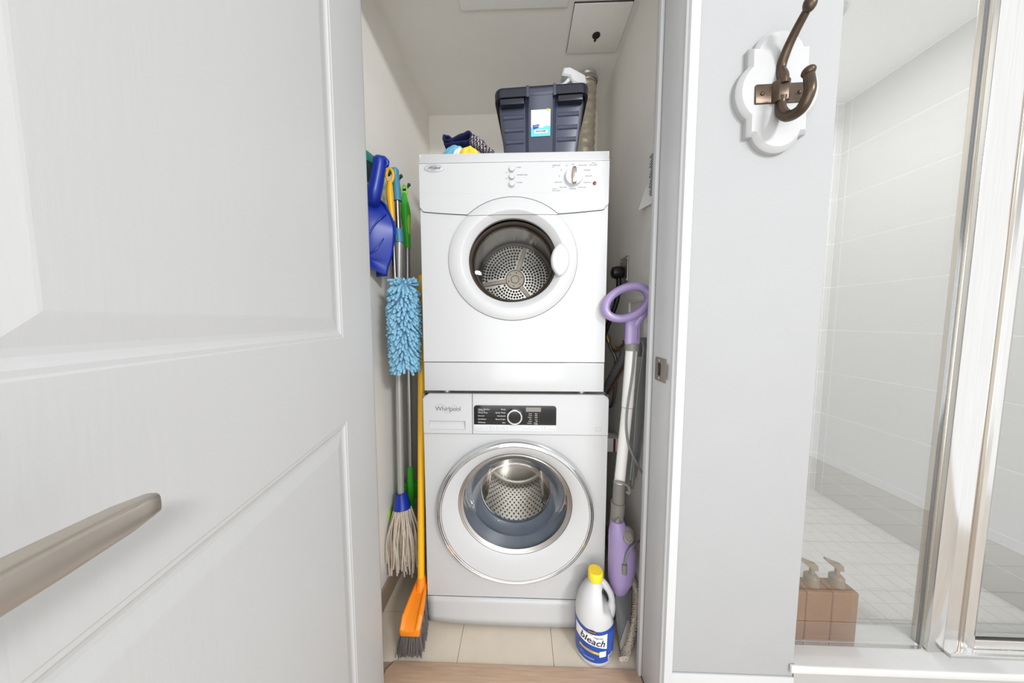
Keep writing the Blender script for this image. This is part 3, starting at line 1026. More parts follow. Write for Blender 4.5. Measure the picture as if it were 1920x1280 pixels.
# energy mark on the right
ex, ez = 0.2375, 0.6680
mb = MB()
for (a, b, c, d) in ((-0.008, 0.008, 0.0045, 0.0050), (-0.008, 0.008, -0.0065, -0.0060), (-0.008, -0.0075, -0.0065, 0.0050), (0.0075, 0.008, -0.0065, 0.0050), (-0.006, 0.006, -0.0030, -0.0026)):
    mb.box(ex + a, ex + b, YC - 0.0004, YC, ez + c, ez + d)
obj('energy_mark', mb, M['ink_light'], wsh, smooth=False)
# door: chrome ring standing proud, white dished ring, glass bowl
YR = YW - 0.026
SZ = 0.945
ring = MB().lathe([(0.2450, YW + 0.001), (0.2455, YW - 0.004), (0.2445, YR + 0.006), (0.2425, YR + 0.001), (0.2400, YR), (0.2385, YR + 0.0015), (0.2365, YR + 0.0005), (0.2335, YR - 0.0005), (0.2305, YR + 0.0005), (0.2292, YR + 0.003)], (WCX, 0, WCZ), 'Y', 120, sz=SZ)
dch = obj('door', ring, M['chrome'], wsh)
GZO = 0.0225


def ell(r, y, t, sz0=SZ, sz1=0.925, n=120):
    zc, sz = WCZ + GZO * t, sz0 + (sz1 - sz0) * t
    return [(WCX + r * cos(2 * pi * i / n), y, zc + r * sz * sin(2 * pi * i / n)) for i in range(n)]


obj('door_ring', MB().loft([ell(0.2296, YR + 0.0012, 0), ell(0.2285, YR + 0.0002, 0), ell(0.2200, YR + 0.0025, 0.15), ell(0.2010, YR + 0.009, 0.55), ell(0.186, YR + 0.0155, 0.9), ell(0.1805, YR + 0.019, 1), ell(0.1795, YR + 0.024, 1)], caps=False), M['plastic_w'], dch)
obj('glass_rim', MB().lathe([(0.1800, YR + 0.0215), (0.1775, YR + 0.0190), (0.1745, YR + 0.0210), (0.1725, YR + 0.0200), (0.1690, YR + 0.0225), (0.1655, YR + 0.025)], (WCX, 0, WCZ + GZO), 'Y', 96, sz=0.925), M['steel'], dch)
obj('glass_bowl', MB().lathe([(0.169, YR + 0.023), (0.160, YR + 0.030), (0.142, YR + 0.055), (0.120, YR + 0.085), (0.09, YR + 0.096), (0.045, YR + 0.100), (0.002, YR + 0.101)], (WCX, 0, WCZ + GZO), 'Y', 64, sz=0.925, caps=(False, True)), M['lens'], dch)
obj('gasket', MB().lathe([(0.222, YW + 0.004), (0.184, YW + 0.006), (0.172, YW + 0.016), (0.150, YW + 0.036), (0.140, YW + 0.034), (0.132, YW + 0.050), (0.119, YW + 0.060), (0.117, YW + 0.072)], (WCX + 0.001, 0, WCZ + 0.026), 'Y', 72, sz=0.95), M['gasket'], wsh)
DC = (-0.0165, 0.428)
wd = obj('drum', MB().lathe([(0.117, YW + 0.068), (0.121, YW + 0.066), (0.124, YW + 0.075), (0.142, YW + 0.092), (0.147, YW + 0.12), (0.147, 1.215), (0.135, 1.228)], (DC[0], 0, DC[1]), 'Y', 72), M['drum'], wsh)
obj('drum_back', MB().lathe([(0.137, 1.227), (0.128, 1.216), (0.09, 1.208), (0.05, 1.206), (0.002, 1.205)], (DC[0], 0, DC[1]), 'Y', 48, caps=(False, True)), M['steel'], wd)
mb = MB()
for i in range(14):
    yy = YW + 0.118 + i * 0.0165
    for j in range(54):
        q = 2 * pi * (j + 0.5 * (i % 2)) / 54
        if sin(q) > 0.25:
            continue
        c, s = cos(q), sin(q)
        p = Vector((DC[0] + 0.1464 * c, yy, DC[1] + 0.1464 * s))
        t = Vector((-s, 0, c)) * 0.0033
        u = Vector((0, 0.0042, 0))
        nrm = Vector((-c, 0, -s)) * 0.0006
        mb.add([p + t * cos(k * pi / 3) + u * sin(k * pi / 3) + nrm for k in range(6)], [(0, 1, 2, 3, 4, 5)])
hh = obj('drain_holes', mb, M['dark_hole'], wd, smooth=False)
hh['kind'] = 'stuff'
for q in (radians(205), radians(325)):
    mb = MB()
    rings = []
    for yy, sc in ((YW + 0.10, 0.4), (YW + 0.13, 1.0), (1.18, 1.0), (1.205, 0.5)):
        ring = []
        for (tt, hh_) in ((-0.030, 0.147), (-0.012, 0.147 - 0.030 * sc), (0.012, 0.147 - 0.030 * sc), (0.030, 0.147)):
            a = q + tt / 0.147
            ring.append((DC[0] + hh_ * cos(a), yy, DC[1] + hh_ * sin(a)))
        rings.append(ring)
    mb.loft(rings)
    obj('paddle', mb, M['steel'], wd, bevel=0.004)
for x in (-0.25, 0.215):
    for yy in (0.93, 1.33):
        obj('foot', MB().lathe([(0.018, 0.0), (0.018, 0.016)], (x, yy, 0), 'Z', 16, caps=(True, True)), M['black'], wsh)

# ================================================================== ON TOP OF THE DRYER
# storage bin (turned a few degrees)
ZT = DZt + 0.0006
bcx, bcy = 0.0645, 1.03
bin_ = thing('storage_bin', 'dark navy plastic storage bin with a printed label, on top of the dryer', 'bin', (bcx, bcy, ZT))
RB = Matrix.Translation((bcx, bcy, ZT)) @ Matrix.Rotation(radians(-3.4), 4, 'Z')
HB = 0.192


def binsec(z, grow=0.0):
    """one horizontal outline; front has a middle panel that stands proud"""
    k = z / HB
    hw = 0.1070 + 0.0215 * k + grow
    hd = 0.135 + 0.018 * k + grow
    r = 0.016
    cw, sl, dep = 0.034 + 0.002 * k, 0.010, 0.010
    P = []
    P += [(-hw + r, -hd + dep), (-cw - sl, -hd + dep), (-cw, -hd), (cw, -hd), (cw + sl, -hd + dep), (hw - r, -hd + dep)]
    P += [(hw - r * 0.3, -hd + dep + r * 0.3), (hw, -hd + dep + r)]
    P += [(hw, hd - r), (hw - r * 0.3, hd - r * 0.3), (hw - r, hd), (-hw + r, hd), (-hw + r * 0.3, hd - r * 0.3), (-hw, hd - r)]
    P += [(-hw, -hd + dep + r), (-hw + r * 0.3, -hd + dep + r * 0.3)]
    return P


mb = MB()
rings = [[RB @ Vector((x, y, z)) for x, y in binsec(z)] for z in (0.0, 0.004, HB * 0.5, HB - 0.03)]
rings.append([RB @ Vector((x, y, HB)) for x, y in binsec(HB)])
rings += [[RB @ Vector((x, y, z)) for x, y in binsec(z, -0.003)] for z in (HB, 0.02)]
mb.loft(rings, caps=True)
obj('body', mb, M['navyp'], bin_, angle=25)
# ribs on the side fields of the front
for sgn in (-1, 1):
    for zz in (0.060, 0.092, 0.126):
        k = zz / HB
        hd = 0.135 + 0.018 * k
        a, b = sgn * 0.050, sgn * (0.097 + 0.020 * k)
        x0, x1 = min(a, b), max(a, b)
        vs = []
        for (yy, zo) in ((-hd + 0.0102, 0.008), (-hd + 0.0072, 0.004), (-hd + 0.0072, -0.004), (-hd + 0.0106, -0.006)):
            vs += [RB @ Vector((x0, yy, zz + zo)), RB @ Vector((x1, yy, zz + zo))]
        obj('rib', MB().add(vs, [(0, 1, 3, 2), (2, 3, 5, 4), (4, 5, 7, 6)]), M['navyp'], bin_, smooth=False)
# rim: a dark turned-down lip with two notched tabs
def rr2(hw, hd, r, z, n=6):
    return [RB @ Vector((x, y, z)) for x, y in rrect(-hw, hw, -hd, hd, r, n)]
mb = MB()
hw, hd = 0.1305, 0.158
mb.loft([rr2(hw - 0.004, hd - 0.004, 0.02, HB - 0.026), rr2(hw + 0.004, hd + 0.004, 0.024, HB - 0.026), rr2(hw + 0.005, hd + 0.005, 0.024, HB - 0.006), rr2(hw + 0.003, hd + 0.003, 0.023, HB),
         rr2(hw - 0.004, hd - 0.004, 0.018, HB + 0.0015), rr2(hw - 0.008, hd - 0.008, 0.016, HB - 0.004)], caps=False)
# cut the lip's middle field: lip only at the corners, a thin edge between the tabs
rim = obj('rim', mb, M['navyd'], bin_, angle=40)
for sgn in (-1, 1):
    x = sgn * 0.038
    obj('rim_tab', MB().box(x - 0.004, x + 0.004, -hd - 0.0075, -hd - 0.003, HB - 0.030, HB + 0.0005, RB), M['navyp'], bin_, bevel=0.001)
for sgn in (-1, 1):
    x0, x1 = sorted((sgn * 0.048, sgn * 0.118))
    obj('lip_step', MB().box(x0, x1, -hd - 0.002, -hd + 0.02, HB - 0.044, HB - 0.027, RB), M['navyd'], bin_, bevel=0.003)
cf = [[RB @ Vector((x, y, z)) for x, y in ((-0.034, y0_), (0.034, y0_), (0.034, -0.140), (-0.034, -0.140))] for z, y0_ in ((HB - 0.062, -0.1468), (HB - 0.032, -0.1580), (HB - 0.020, -0.1652), (HB - 0.009, -0.1652))]
obj('centre_field', MB().loft(cf), M['navyp'], bin_, bevel=0.001)
# label
lz0, lz1, lx0, lx1 = 0.066, 0.148, -0.028, 0.028


def ly(z, o):
    return -(0.135 + 0.018 * z / HB) - o


def lab(x0, x1, z0, z1, o, poly=None):
    mb = MB()
    P = poly or [(x0, z0), (x1, z0), (x1, z1), (x0, z1)]
    mb.add([RB @ Vector((x, ly(z, o), z)) for x, z in P], [tuple(range(len(P)))])
    return mb


lb = obj('label', lab(lx0, lx1, lz0, lz1, 0.0012), M['label_w'], bin_, smooth=False)
obj('label_colour_field', lab(0, 0, 0, 0, 0.0016, [(lx0, lz0), (lx1, lz0), (lx1, lz0 + 0.026), (lx1 - 0.012, lz0 + 0.027), (lx1 - 0.024, lz0 + 0.022), (lx0 + 0.02, lz0 + 0.023), (lx0, lz0 + 0.025)]), M['label_c'], lb, smooth=False)
obj('label_square', lab(lx1 - 0.011, lx1 - 0.004, lz1 - 0.018, lz1 - 0.009, 0.0016), M['label_lime'], lb, smooth=False)
obj('label_badge', lab(0, 0, 0, 0, 0.002, [(lx0 + 0.004, lz0 + 0.030), (lx0 + 0.0065, lz0 + 0.018), (lx0 + 0.022, lz0 + 0.0225), (lx0 + 0.024, lz0 + 0.0315)]), M['label_b'], lb, smooth=False)
obj('barcode_field', lab(lx0 + 0.010, lx1 - 0.008, lz0 + 0.008, lz0 + 0.017, 0.002), M['label_w'], lb, smooth=False)
mb = MB()
x = lx0 + 0.014
while x < lx1 - 0.013:
    wdt = random.choice((0.0004, 0.0007, 0.001))
    mb.add([RB @ Vector((a, ly(b, 0.0023), b)) for a, b in ((x, lz0 + 0.010), (x + wdt, lz0 + 0.010), (x + wdt, lz0 + 0.0155), (x, lz0 + 0.0155))], [(0, 1, 2, 3)])
    x += wdt + random.choice((0.0005, 0.0008))
obj('barcode', mb, M['black'], lb, smooth=False)


def blabel(nm, items, m, o=0.0018):
    V, F = text_mesh(items)
    obj(nm, MB().add([RB @ Vector((x, ly(z, o), z)) for x, z in V], F), m, lb, smooth=False)


blabel('label_heading', [('Storabox', lx0 + 0.005, lz1 - 0.008, 0.0080, 'LEFT', 0.25)], M['ink_light'])
blabel('label_lettering', [('STORAGE TOTE', lx0 + 0.005, lz1 - 0.016, 0.0042), ('10 gallon', lx0 + 0.005, lz1 - 0.0215, 0.0046), ('Latching lid tote', lx0 + 0.005, lz1 - 0.0265, 0.0044),
                           ('fits 18 in shelf', lx0 + 0.005, lz1 - 0.0315, 0.0042), ('made to stack', lx0 + 0.005, lz1 - 0.0365, 0.0042), ('38 L', lx0 + 0.005, lz1 - 0.042, 0.005)], M['label_p'])
blabel('badge_lettering', [('TOUGH', lx0 + 0.0065, lz0 + 0.0265, 0.0048, 'LEFT', 0.2)], M['ink_white'], 0.0024)

# spray bottle standing in the bin
YSP = 0.955
tp = at(1072, 148, YSP)
sprb = thing('spray_bottle', 'white trigger spray bottle poking out of the dark bin', 'spray bottle', (0.12, YSP + 0.03, ZT + 0.004))
sb0, sb1 = Vector((0.118, YSP + 0.035, ZT + 0.006)), at(1080, 160, YSP)
ax_ = sb1 - sb0
obj('bottle', MB().tube([sb0 + ax_ * t for t in (0.0, 0.03, 0.5, 0.68, 0.82, 0.97)], [0.031, 0.034, 0.034, 0.028, 0.014, 0.012], 24), M['jug'], sprb)
obj('collar', MB().tube([sb0 + ax_ * t for t in (0.84, 0.95, 1.0)], [0.017, 0.017, 0.012], 20), M['plastic_w'], sprb)
P = [at(x, y, YSP) for x, y in ((1056, 133), (1068, 132), (1096, 147), (1099, 160), (1090, 167), (1072, 160), (1066, 149), (1052, 147))]
obj('spray_head', prismY([(p.x, p.z) for p in P], YSP - 0.015, YSP + 0.015, 0.004), M['plastic_w'], sprb, angle=25)
P = [at(x, y, YSP) for x, y in ((1066, 147), (1072, 152), (1058, 163), (1047, 166), (1046, 163), (1056, 158))]
obj('trigger', prismY([(p.x, p.z) for p in P], YSP - 0.008, YSP + 0.008, 0.002), M['plastic_w'], sprb, angle=25)

# cloths in a heap on the dryer, left
CY = 0.925


def cl_at(u, v, Y=CY):
    """crop coordinates of the close-up (16x) to the scene"""
    return at(820 + u / 16.0, 230 + v / 16.0, Y)


def sheet(path, y0, y1, th, name, m, label, group='cleaning cloths heaped on the dryer', shift=(0, 0), sub=0):
    """a folded cloth: a profile path swept in depth"""
    pts = spline(path, 6)
    mb = MB()
    nv = 6

    def fn(u, v):
        i = min(int(u * (len(pts) - 1) + 1e-6), len(pts) - 1)
        p = pts[i]
        wv = 0.0012 * sin(i * 0.45 + v * 5) + 0.0008 * sin(v * 11 + i * 0.6)
        return (p.x + shift[0] * v + wv * 0.6, y0 + (y1 - y0) * v + 0.0015 * sin(i * 0.5), p.z + shift[1] * v + wv)
    mb.grid(fn, len(pts) - 1, nv)
    o = obj(name, mb, m, None, solid=th, sub=1, angle=80)
    return tag(o, label, 'cloth', group)


def mound(name, m, label, cx, cz, rx, ry, h, base, Y, seed, fold=0.006):
    rnd = random.Random(seed)
    ph = [rnd.uniform(0, 6) for _ in range(6)]

    def fn(u, v):
        a = 2 * pi * u
        r = v
        x, yv = cos(a) * r, sin(a) * r
        k = (1 - r * r) ** 0.7 if r < 1 else 0
        wob = fold * (sin(5 * x + ph[0]) * cos(4 * yv + ph[1]) + 0.7 * sin(9 * x + 6 * yv + ph[2])) * (0.35 + k)
        edge = 1 + 0.10 * sin(3 * a + ph[3]) + 0.06 * sin(7 * a + ph[4])
        return (cx + rx * x * edge, Y + ry * yv * edge, max(base + 0.0008, base + h * k + wob * min(1, k * 3)))
    o = obj(name, MB().grid(fn, 56, 12), m, None, angle=80)
    return tag(o, label, 'cloth', 'cleaning cloths heaped on the dryer')


c1 = cl_at(870, 900)
mound('cleaning_cloth', M['cloth_y'], 'yellow cleaning cloth at the front of the cloth heap on the dryer', cl_at(960, 900, 0.90).x, 0, 0.033, 0.028, cl_at(940, 725, 0.90).z - ZT, ZT, 0.898, 3, 0.0022)
mound('cleaning_cloth', M['cloth_lb'], 'light blue cloth on the left of the cloth heap on the dryer', cl_at(500, 900, 0.95).x, 0, 0.062, 0.034, cl_at(560, 610, 0.95).z - ZT, ZT, 0.965, 5, 0.0035)
mound('cleaning_cloth', M['cloth_w'], 'white cloth showing between the yellow and blue cloths on the dryer', cl_at(650, 850, 0.915).x, 0, 0.024, 0.018, cl_at(640, 760, 0.915).z - ZT, ZT, 0.915, 8, 0.0018)
# navy towel folded over, lying on the heap: its near edge shows the fold
Yn = 1.02
P = [cl_at(u, v, Yn) for u, v in ((210, 690), (300, 700), (480, 660), (700, 640), (860, 620), (980, 560), (1030, 470), (1000, 370), (910, 345), (800, 390), (640, 470), (480, 530), (400, 520), (320, 450), (230, 450), (205, 540), (330, 590), (470, 580))]
sheet(P, 1.005, 1.075, 0.0085, 'kitchen_towel', M['cloth_n'], 'navy blue towel folded over on top of the cloth heap on the dryer', shift=(0.008, -0.006))
Yp = 0.972
P = [cl_at(u, v, Yp) for u, v in ((1040, 500), (1130, 560), (1230, 640), (1330, 720), (1400, 790), (1500, 850), (1600, 890), (1640, 930))]
P.append(Vector((P[-1].x + 0.004, Yp, ZT + 0.012)))
mb = MB().tube(spline(P, 5), [0.0155] * 6 + [0.0165] * 10 + [0.0155] * 6 + [0.011] * 6 + [0.0085] * 40, 16)
mb.f = [f for f in mb.f]
mb.v = [p + Vector((0.0012 * sin(p.z * 400), 0.001 * sin(p.x * 500), 0.0012 * sin(p.x * 350))) for p in mb.v]
o = obj('kitchen_towel', mb, M['plaid'], None, angle=80)
tag(o, 'dark plaid towel rolled on the right of the cloth heap on the dryer', 'cloth', 'cleaning cloths heaped on the dryer')

# foil duct rising behind the bin
du = thing('foil_duct', 'silver flexible foil duct rising to the ceiling behind the dark bin', 'duct', (0.30, 1.345, 1.2))
mb = MB()
pts = spline([(0.278, 1.345, 0.9), (0.278, 1.345, 1.3), (0.281, 1.345, 1.75), (0.285, 1.345, ZC)], 40)
mb.tube(pts, [0.0405 + 0.0020 * sin(i * 1.6) for i in range(len(pts))], 24, caps=False)
obj('duct_hose', mb, M['foil'], du)
obj('hose_clamp', MB().lathe([(0.043, ZC - 0.03), (0.0465, ZC - 0.027), (0.0465, ZC - 0.017), (0.043, ZC - 0.014)], (0.2845, 1.345, 0), 'Z', 32), M['galv'], du)

# ================================================================== CLEANING TOOLS ON THE LEFT
rk = thing('tool_rack', 'dark teal wall rack with pegs holding the mops and duster', 'rack', (XL, 1.05, 1.48))
r0 = atX(690, 305, -0.468)
r1 = atX(764, 352, -0.468)
mb = MB()
zr = 1.5
ya, yb_ = 0.87, 0.966


def rz(y):
    return r0.z + (r1.z - r0.z) * (y - r0.y) / (r1.y - r0.y) - 0.006


rings = []
for y in (ya, 0.93, yb_ - 0.008, yb_):
    z = rz(y)
    hgt = 0.042 if y < yb_ else 0.034
    rings.append([(XL + 0.0005, y, z - hgt - 0.010), (XL + 0.014, y, z - hgt - 0.008), (XL + 0.024, y, z - hgt * 0.5), (XL + 0.026, y, z + hgt * 0.3), (XL + 0.020, y, z + hgt * 0.8), (XL + 0.0005, y, z + hgt)])
mb.loft(rings)
obj('rack_shaded_bar', mb, M['dkteal2'], rk, bevel=0.002)  # dark green puts the shade of the rack's underside into its colour
mb = MB()
rings = []
for y in (ya, 0.905, 0.925, 0.937):
    z = rz(y)
    e = 0.0 if y < 0.92 else (0.004 if y < 0.93 else 0.012)
    rings.append([(XL + 0.0007, y, z + 0.004), (XL + 0.0285 - e, y, z + 0.002), (XL + 0.0285 - e, y, z + 0.019 - e * 0.4), (XL + 0.022 - e, y, z + 0.034 - e), (XL + 0.0007, y, z + 0.037 - e)])
mb.loft(rings)
obj('rack_lit_top', mb, M['dkteal'], rk, bevel=0.002)  # brighter teal stands for the lit upper face of the same rack
obj('rack_shadow_strip', MB().loft([[(XL + 0.0003, y, rz(y) - 0.058), (XL + 0.010, y, rz(y) - 0.058), (XL + 0.010, y, rz(y) - 0.030), (XL + 0.0003, y, rz(y) - 0.030)] for y in (ya, 0.99)]), M['tile_f'], rk)  # beige strip stands in for the rack's shadow on the wall
p = atX(731, 322, XL + 0.045)
a = Vector((XL + 0.024, p.y, p.z - 0.012))
mb = MB().tube([a, a + Vector((0.018, 0, 0.002)), p + Vector((0.004, 0, 0.006))], [0.0045, 0.0045, 0.004], 10)
mb.sphere(p + Vector((0.004, 0, 0.007)), 0.0065, 10, 6)
obj('peg', mb, M['dkteal2'], rk)
for (x, y, lb_) in ((750, 334, 'small dark green wall peg just right of the teal mop grip'), (765, 350, 'small dark green wall peg holding the loop of the green mop handle')):
    p = atX(x, y, XL + 0.045)
    pt = thing('wall_peg', lb_, 'peg', (XL, p.y, p.z - 0.012))
    a = Vector((XL + 0.0008, p.y, p.z - 0.012))
    mb = MB().tube([a, a + Vector((0.036, 0, 0.002)), p + Vector((0.004, 0, 0.006))], [0.0045, 0.0045, 0.004], 10)
    obj('stem', mb, M['dkteal2'], pt)
    obj('tip', MB().sphere(p + Vector((0.004, 0, 0.007)), 0.0065, 10, 6), M['dkteal2'], pt)

# dustpan
Yd = 0.93
dpn = thing('dustpan', 'royal blue plastic dustpan hanging on the closet wall beside the door', 'dustpan', Vector((-0.44, Yd, 1.1)))


def D(x, y, Y=Yd):
    return at(x, y, Y)


hb = [D(711.5, 299, 0.880), D(711, 312, 0.880), D(705, 345, 0.880), D(699, 372, 0.885), D(697, 386, 0.94)]
hs = spline(hb, 5)
mb = MB().tube([hs[0] + Vector((0.001, 0, 0.010)), hs[0] + Vector((0.001, 0, 0.007))] + hs, [0.007, 0.013] + [0.0172, 0.0182, 0.0185, 0.0186, 0.0188, 0.0190, 0.0192, 0.0195, 0.0198, 0.020, 0.0202, 0.0205, 0.0208, 0.021, 0.0215, 0.022, 0.0225, 0.0235, 0.024], 20)
obj('handle', mb, M['blue'], dpn)
mb = MB().tube(spline([hb[0] + Vector((0.004, 0, 0.002)), hb[0] + Vector((0.015, 0, 0.000)), hb[0] + Vector((0.0225, 0, -0.008)), hb[0] + Vector((0.0215, 0, -0.017)), hb[0] + Vector((0.016, 0, -0.021))], 4), [0.009] * 5 + [0.0075] * 4 + [0.006] * 4 + [0.0045] * 3 + [0.003], 12)
obj('hook_tip', mb, M['blue'], dpn)
# pan: a shell; upper edge slopes from handle to right, lower lip flares
mb = MB()
cols = 10
top_l, top_r = D(655, 352, 0.90), D(737, 418, 0.95)
rows_ = [(D(648, 362, 0.90), D(700, 366, 0.93), D(722, 385, 0.912)),
         (D(640, 400, 0.865), D(700, 398, 0.885), D(737, 418, 0.912)),
         (D(640, 440, 0.860), D(700, 445, 0.880), D(740, 440, 0.912)),
         (D(645, 478, 0.865), D(700, 480, 0.885), D(735, 480, 0.915)),
         (D(648, 486, 0.870), D(700, 490, 0.890), D(728, 500, 0.915)),
         (D(650, 493, 0.862), D(702, 506, 0.884), D(725, 517, 0.912))]
for r in rows_:
    for q in r:
        q.x = max(q.x, -0.468)
ctrl = [spline([r[0], r[1], r[2]], 6) for r in rows_]
colsN = len(ctrl[0])
fine = []
cps = [spline([ctrl[i][j] for i in range(len(ctrl))], 4) for j in range(colsN)]
k = len(mb.v)
mb.loft(cps, caps=False, closed=False)
obj('pan', mb, M['blue'], dpn, solid=0.004, angle=60)
# back plate and right cheek of the pan towards the wall
mb = MB()
cheek = [cps[-1][i] for i in range(len(cps[-1]))]
inner = [Vector((-0.468, p.y + 0.02, p.z + (0.012 if i < 4 else 0.0))) for i, p in enumerate(cheek)]
mb.loft([cheek, inner], caps=False, closed=False)
mb.loft([[cps[j][0] for j in range(colsN)], [Vector((-0.466, cps[j][0].y + 0.012 + 0.02, cps[j][0].z + 0.005)) for j in range(colsN)]], caps=False, closed=False)
obj('cheek', mb, M['blue'], dpn, solid=0.004, angle=60)
mb = MB()
mb.tube(spline([cps[j][0] + Vector((0.002, -0.002, 0)) for j in range(colsN)] + [p + Vector((0.002, -0.002, 0)) for p in cheek[1:9]], 2), 0.0035, 8)
obj('rolled_edge', mb, M['blue'], dpn)
mb = MB()
mb.tube(spline([D(686, 452, 0.868), D(700, 425, 0.878), D(718, 405, 0.892), D(730, 402, 0.93)], 6), 0.003, 8)
mb.tube(spline([D(686, 478, 0.872), D(702, 470, 0.876), D(716, 452, 0.89), D(721, 444, 0.90)], 6), 0.0022, 8)
obj('moulded_ridge', mb, M['blue'], dpn)

# duster: yellow handle, steel pole, blue chenille head
Yu = 1.03
du_t, du_b = at(729, 318, 1.06), at(757, 692, 1.00)
dst = thing('duster', 'long duster with yellow handle and light blue chenille head', 'duster', at(760, 700, 1.0))
hp_ = [at(731, 340, 0.950), at(731, 362, 0.950), at(733, 385, 0.950), at(736, 415, 0.950)]
obj('handle', MB().tube(spline(hp_, 4), [0.006, 0.008, 0.0095, 0.0105, 0.0112, 0.0114, 0.0112, 0.011, 0.0105, 0.010, 0.0095, 0.009, 0.0085], 14), M['yellow'], dst)
mb = MB()
lc = at(731, 329, 0.950)
mb.tube([lc + Vector((0.011 * sin(t), 0.0, 0.021 * cos(t))) for t in [2 * pi * i / 20 for i in range(21)]], 0.0045, 8, caps=False)
obj('hanging_loop', mb, M['yellow'], dst)
obj('pole', MB().tube([at(736, 412, 0.950), at(741, 528, 0.925), at(752, 600, 0.90)], 0.0075, 12), M['steel'], dst)
h0, h1 = at(757, 527, 0.90), at(760, 690, 0.90)
mb = MB()
rnd = random.Random(4)
axis_ = (h1 - h0)
n_st = 640
for i in range(n_st):
    t = (i + rnd.random()) / n_st
    a = i * 2.39996 + rnd.uniform(-0.3, 0.3)
    c = h0 + axis_ * t
    d = Vector((cos(a), sin(a), 0))
    rr = 0.034 + 0.006 * sin(pi * min(1, t * 1.1)) + rnd.uniform(-0.003, 0.003)
    tw = 0.5 if t < 0.06 else -1
    p0 = c + d * 0.020 + Vector((0, 0, 0.006))
    p1 = c + d * rr + Vector((0, 0, 0.005 * tw))
    p2 = c + d * (rr + 0.010) + Vector((0, 0, 0.013 * tw + rnd.uniform(-0.005, 0.003)))
    q = (p2 - p1).normalized()
    mb.tube([p0, p1, p2, p2 + q * 0.0022, p2 + q * 0.0034], [0.0036, 0.0043, 0.0041, 0.0030, 0.0012], 8)
mb.tube([h0 + Vector((0, 0, 0.002)), h1], 0.024, 10)
o = obj('chenille_head', mb, M['chenille'], dst)
o['kind'] = 'stuff'

# teal handled string mop
mop = thing('string_mop', 'string mop with teal handle, steel pole and white cotton strands', 'mop', at(752, 930, 1.0))
t0, t1 = at(740, 318, 0.9900), at(748, 378, 0.9880)
mb = MB().tube([at(739.5, 316, 0.9900), at(740, 319, 0.9900), at(740.5, 326, 0.9900), at(741.5, 331, 0.9900), at(742.5, 340, 0.9890), at(745.5, 377, 0.9880)], [0.0095, 0.0132, 0.0128, 0.0108, 0.0124, 0.0138], 18)
obj('grip', mb, M['teal'], mop)
obj('collar', MB().tube([at(747, 430, 0.9850), at(748.5, 455, 0.9830)], 0.0145, 18), M['teal'], mop)
obj('pole', MB().tube([at(744.5, 370, 0.9880), at(747, 432, 0.9850), at(748.5, 450, 0.9830)], 0.0092, 14), M['steel'], mop)
obj('lower_pole', MB().tube([at(748.5, 450, 0.9830), at(747, 640, 0.9880), at(752, 932, 0.9850)], 0.0115, 14), M['polegrey'], mop)
b0, b1 = at(752, 926, 0.9800), at(757, 952, 0.9750)
obj('socket', MB().tube([at(752, 924, 0.9820), at(753, 934, 0.9810), at(754, 945, 0.9790), at(754, 952, 0.9770)], [0.019, 0.022, 0.028, 0.031], 18), M['blue'], mop)
mb = MB()
rnd = random.Random(11)
for i in range(95):
    a = rnd.uniform(0, 2 * pi)
    q = sqrt(rnd.random())
    top = at(754, 950, 0.9770) + Vector((cos(a) * 0.026 * q, sin(a) * 0.024 * q, 0))
    ln = rnd.uniform(0.185, 0.245) * (1.05 - 0.1 * q)
    if rnd.random() < 0.22:
        ln *= 0.86
    ex_, ey_ = cos(a) * 0.045 * q, sin(a) * 0.030 * q
    pts = []
    ph = rnd.uniform(0, 6)
    for k in range(6):
        t = k / 5
        g = min(1, t * 2.2)
        pts.append(top + Vector((ex_ * g * 0.8 + 0.004 * sin(ph + t * 5) + 0.003 * t, ey_ * g * 0.8 + 0.003 * cos(ph + t * 5) - 0.006 * t, -ln * t)))
    mb.tube(spline(pts, 2), 0.0027, 6)
o = obj('strands', mb, M['cotton'], mop)
o['kind'] = 'stuff'

# green flat mop behind
gm = thing('flat_mop', 'flat mop with bright green handle and grey aluminium pole', 'mop', at(770, 950, 1.0650))
gp = [at(758, 362, 1.0750), at(759, 385, 1.0700), at(761, 410, 1.0650), at(763, 440, 1.0650), at(764, 465, 1.0650)]
obj('handle', MB().tube(spline(gp, 4), [0.006, 0.008, 0.0105, 0.0135, 0.016, 0.0178, 0.0185, 0.0182, 0.0170, 0.0155, 0.014, 0.0128, 0.012, 0.0118, 0.0115, 0.0115, 0.0115], 16), M['lime'], gm)
obj('handle_inlay', MB().tube(spline([p + Vector((0.009, -0.004, 0)) for p in gp[1:4]], 4), [0.003, 0.005, 0.007, 0.008, 0.009, 0.0085, 0.007, 0.005, 0.003], 12), M['lime2'], gm)
lc = at(758, 357, 1.0760)
obj('hanging_loop', MB().tube([lc + Vector((0.010 * sin(t), 0, 0.018 * cos(t))) for t in [2 * pi * i / 20 for i in range(21)]], 0.0035, 8, caps=False), M['lime2'], gm)
obj('pole', MB().tube([at(764, 463, 1.0650), at(765, 640, 1.0650), at(768, 756, 1.0650)], 0.0098, 14), M['galv'], gm)
obj('lower_pole', MB().tube([at(768, 752, 1.0650), at(770, 880, 1.0650)], 0.0085, 14), M['galv'], gm)
obj('socket', MB().tube([at(769.5, 874, 1.0650), at(770.5, 935, 1.0650), at(771, 950, 1.0650)], [0.0115, 0.0125, 0.017], 14), M['lime'], gm)
mb = MB()
c = at(752, 975, 1.07)
P = [at(724, 985, 0.995), at(760, 905, 1.075), at(790, 905, 1.14), at(790, 930, 1.14), at(765, 940, 1.075), at(729, 990, 0.995)]
mb.loft([[p + Vector((0, dy, 0)) for p in P] for dy in (0, 0.022)])
obj('mop_plate', mb, M['lime'], gm, bevel=0.002)
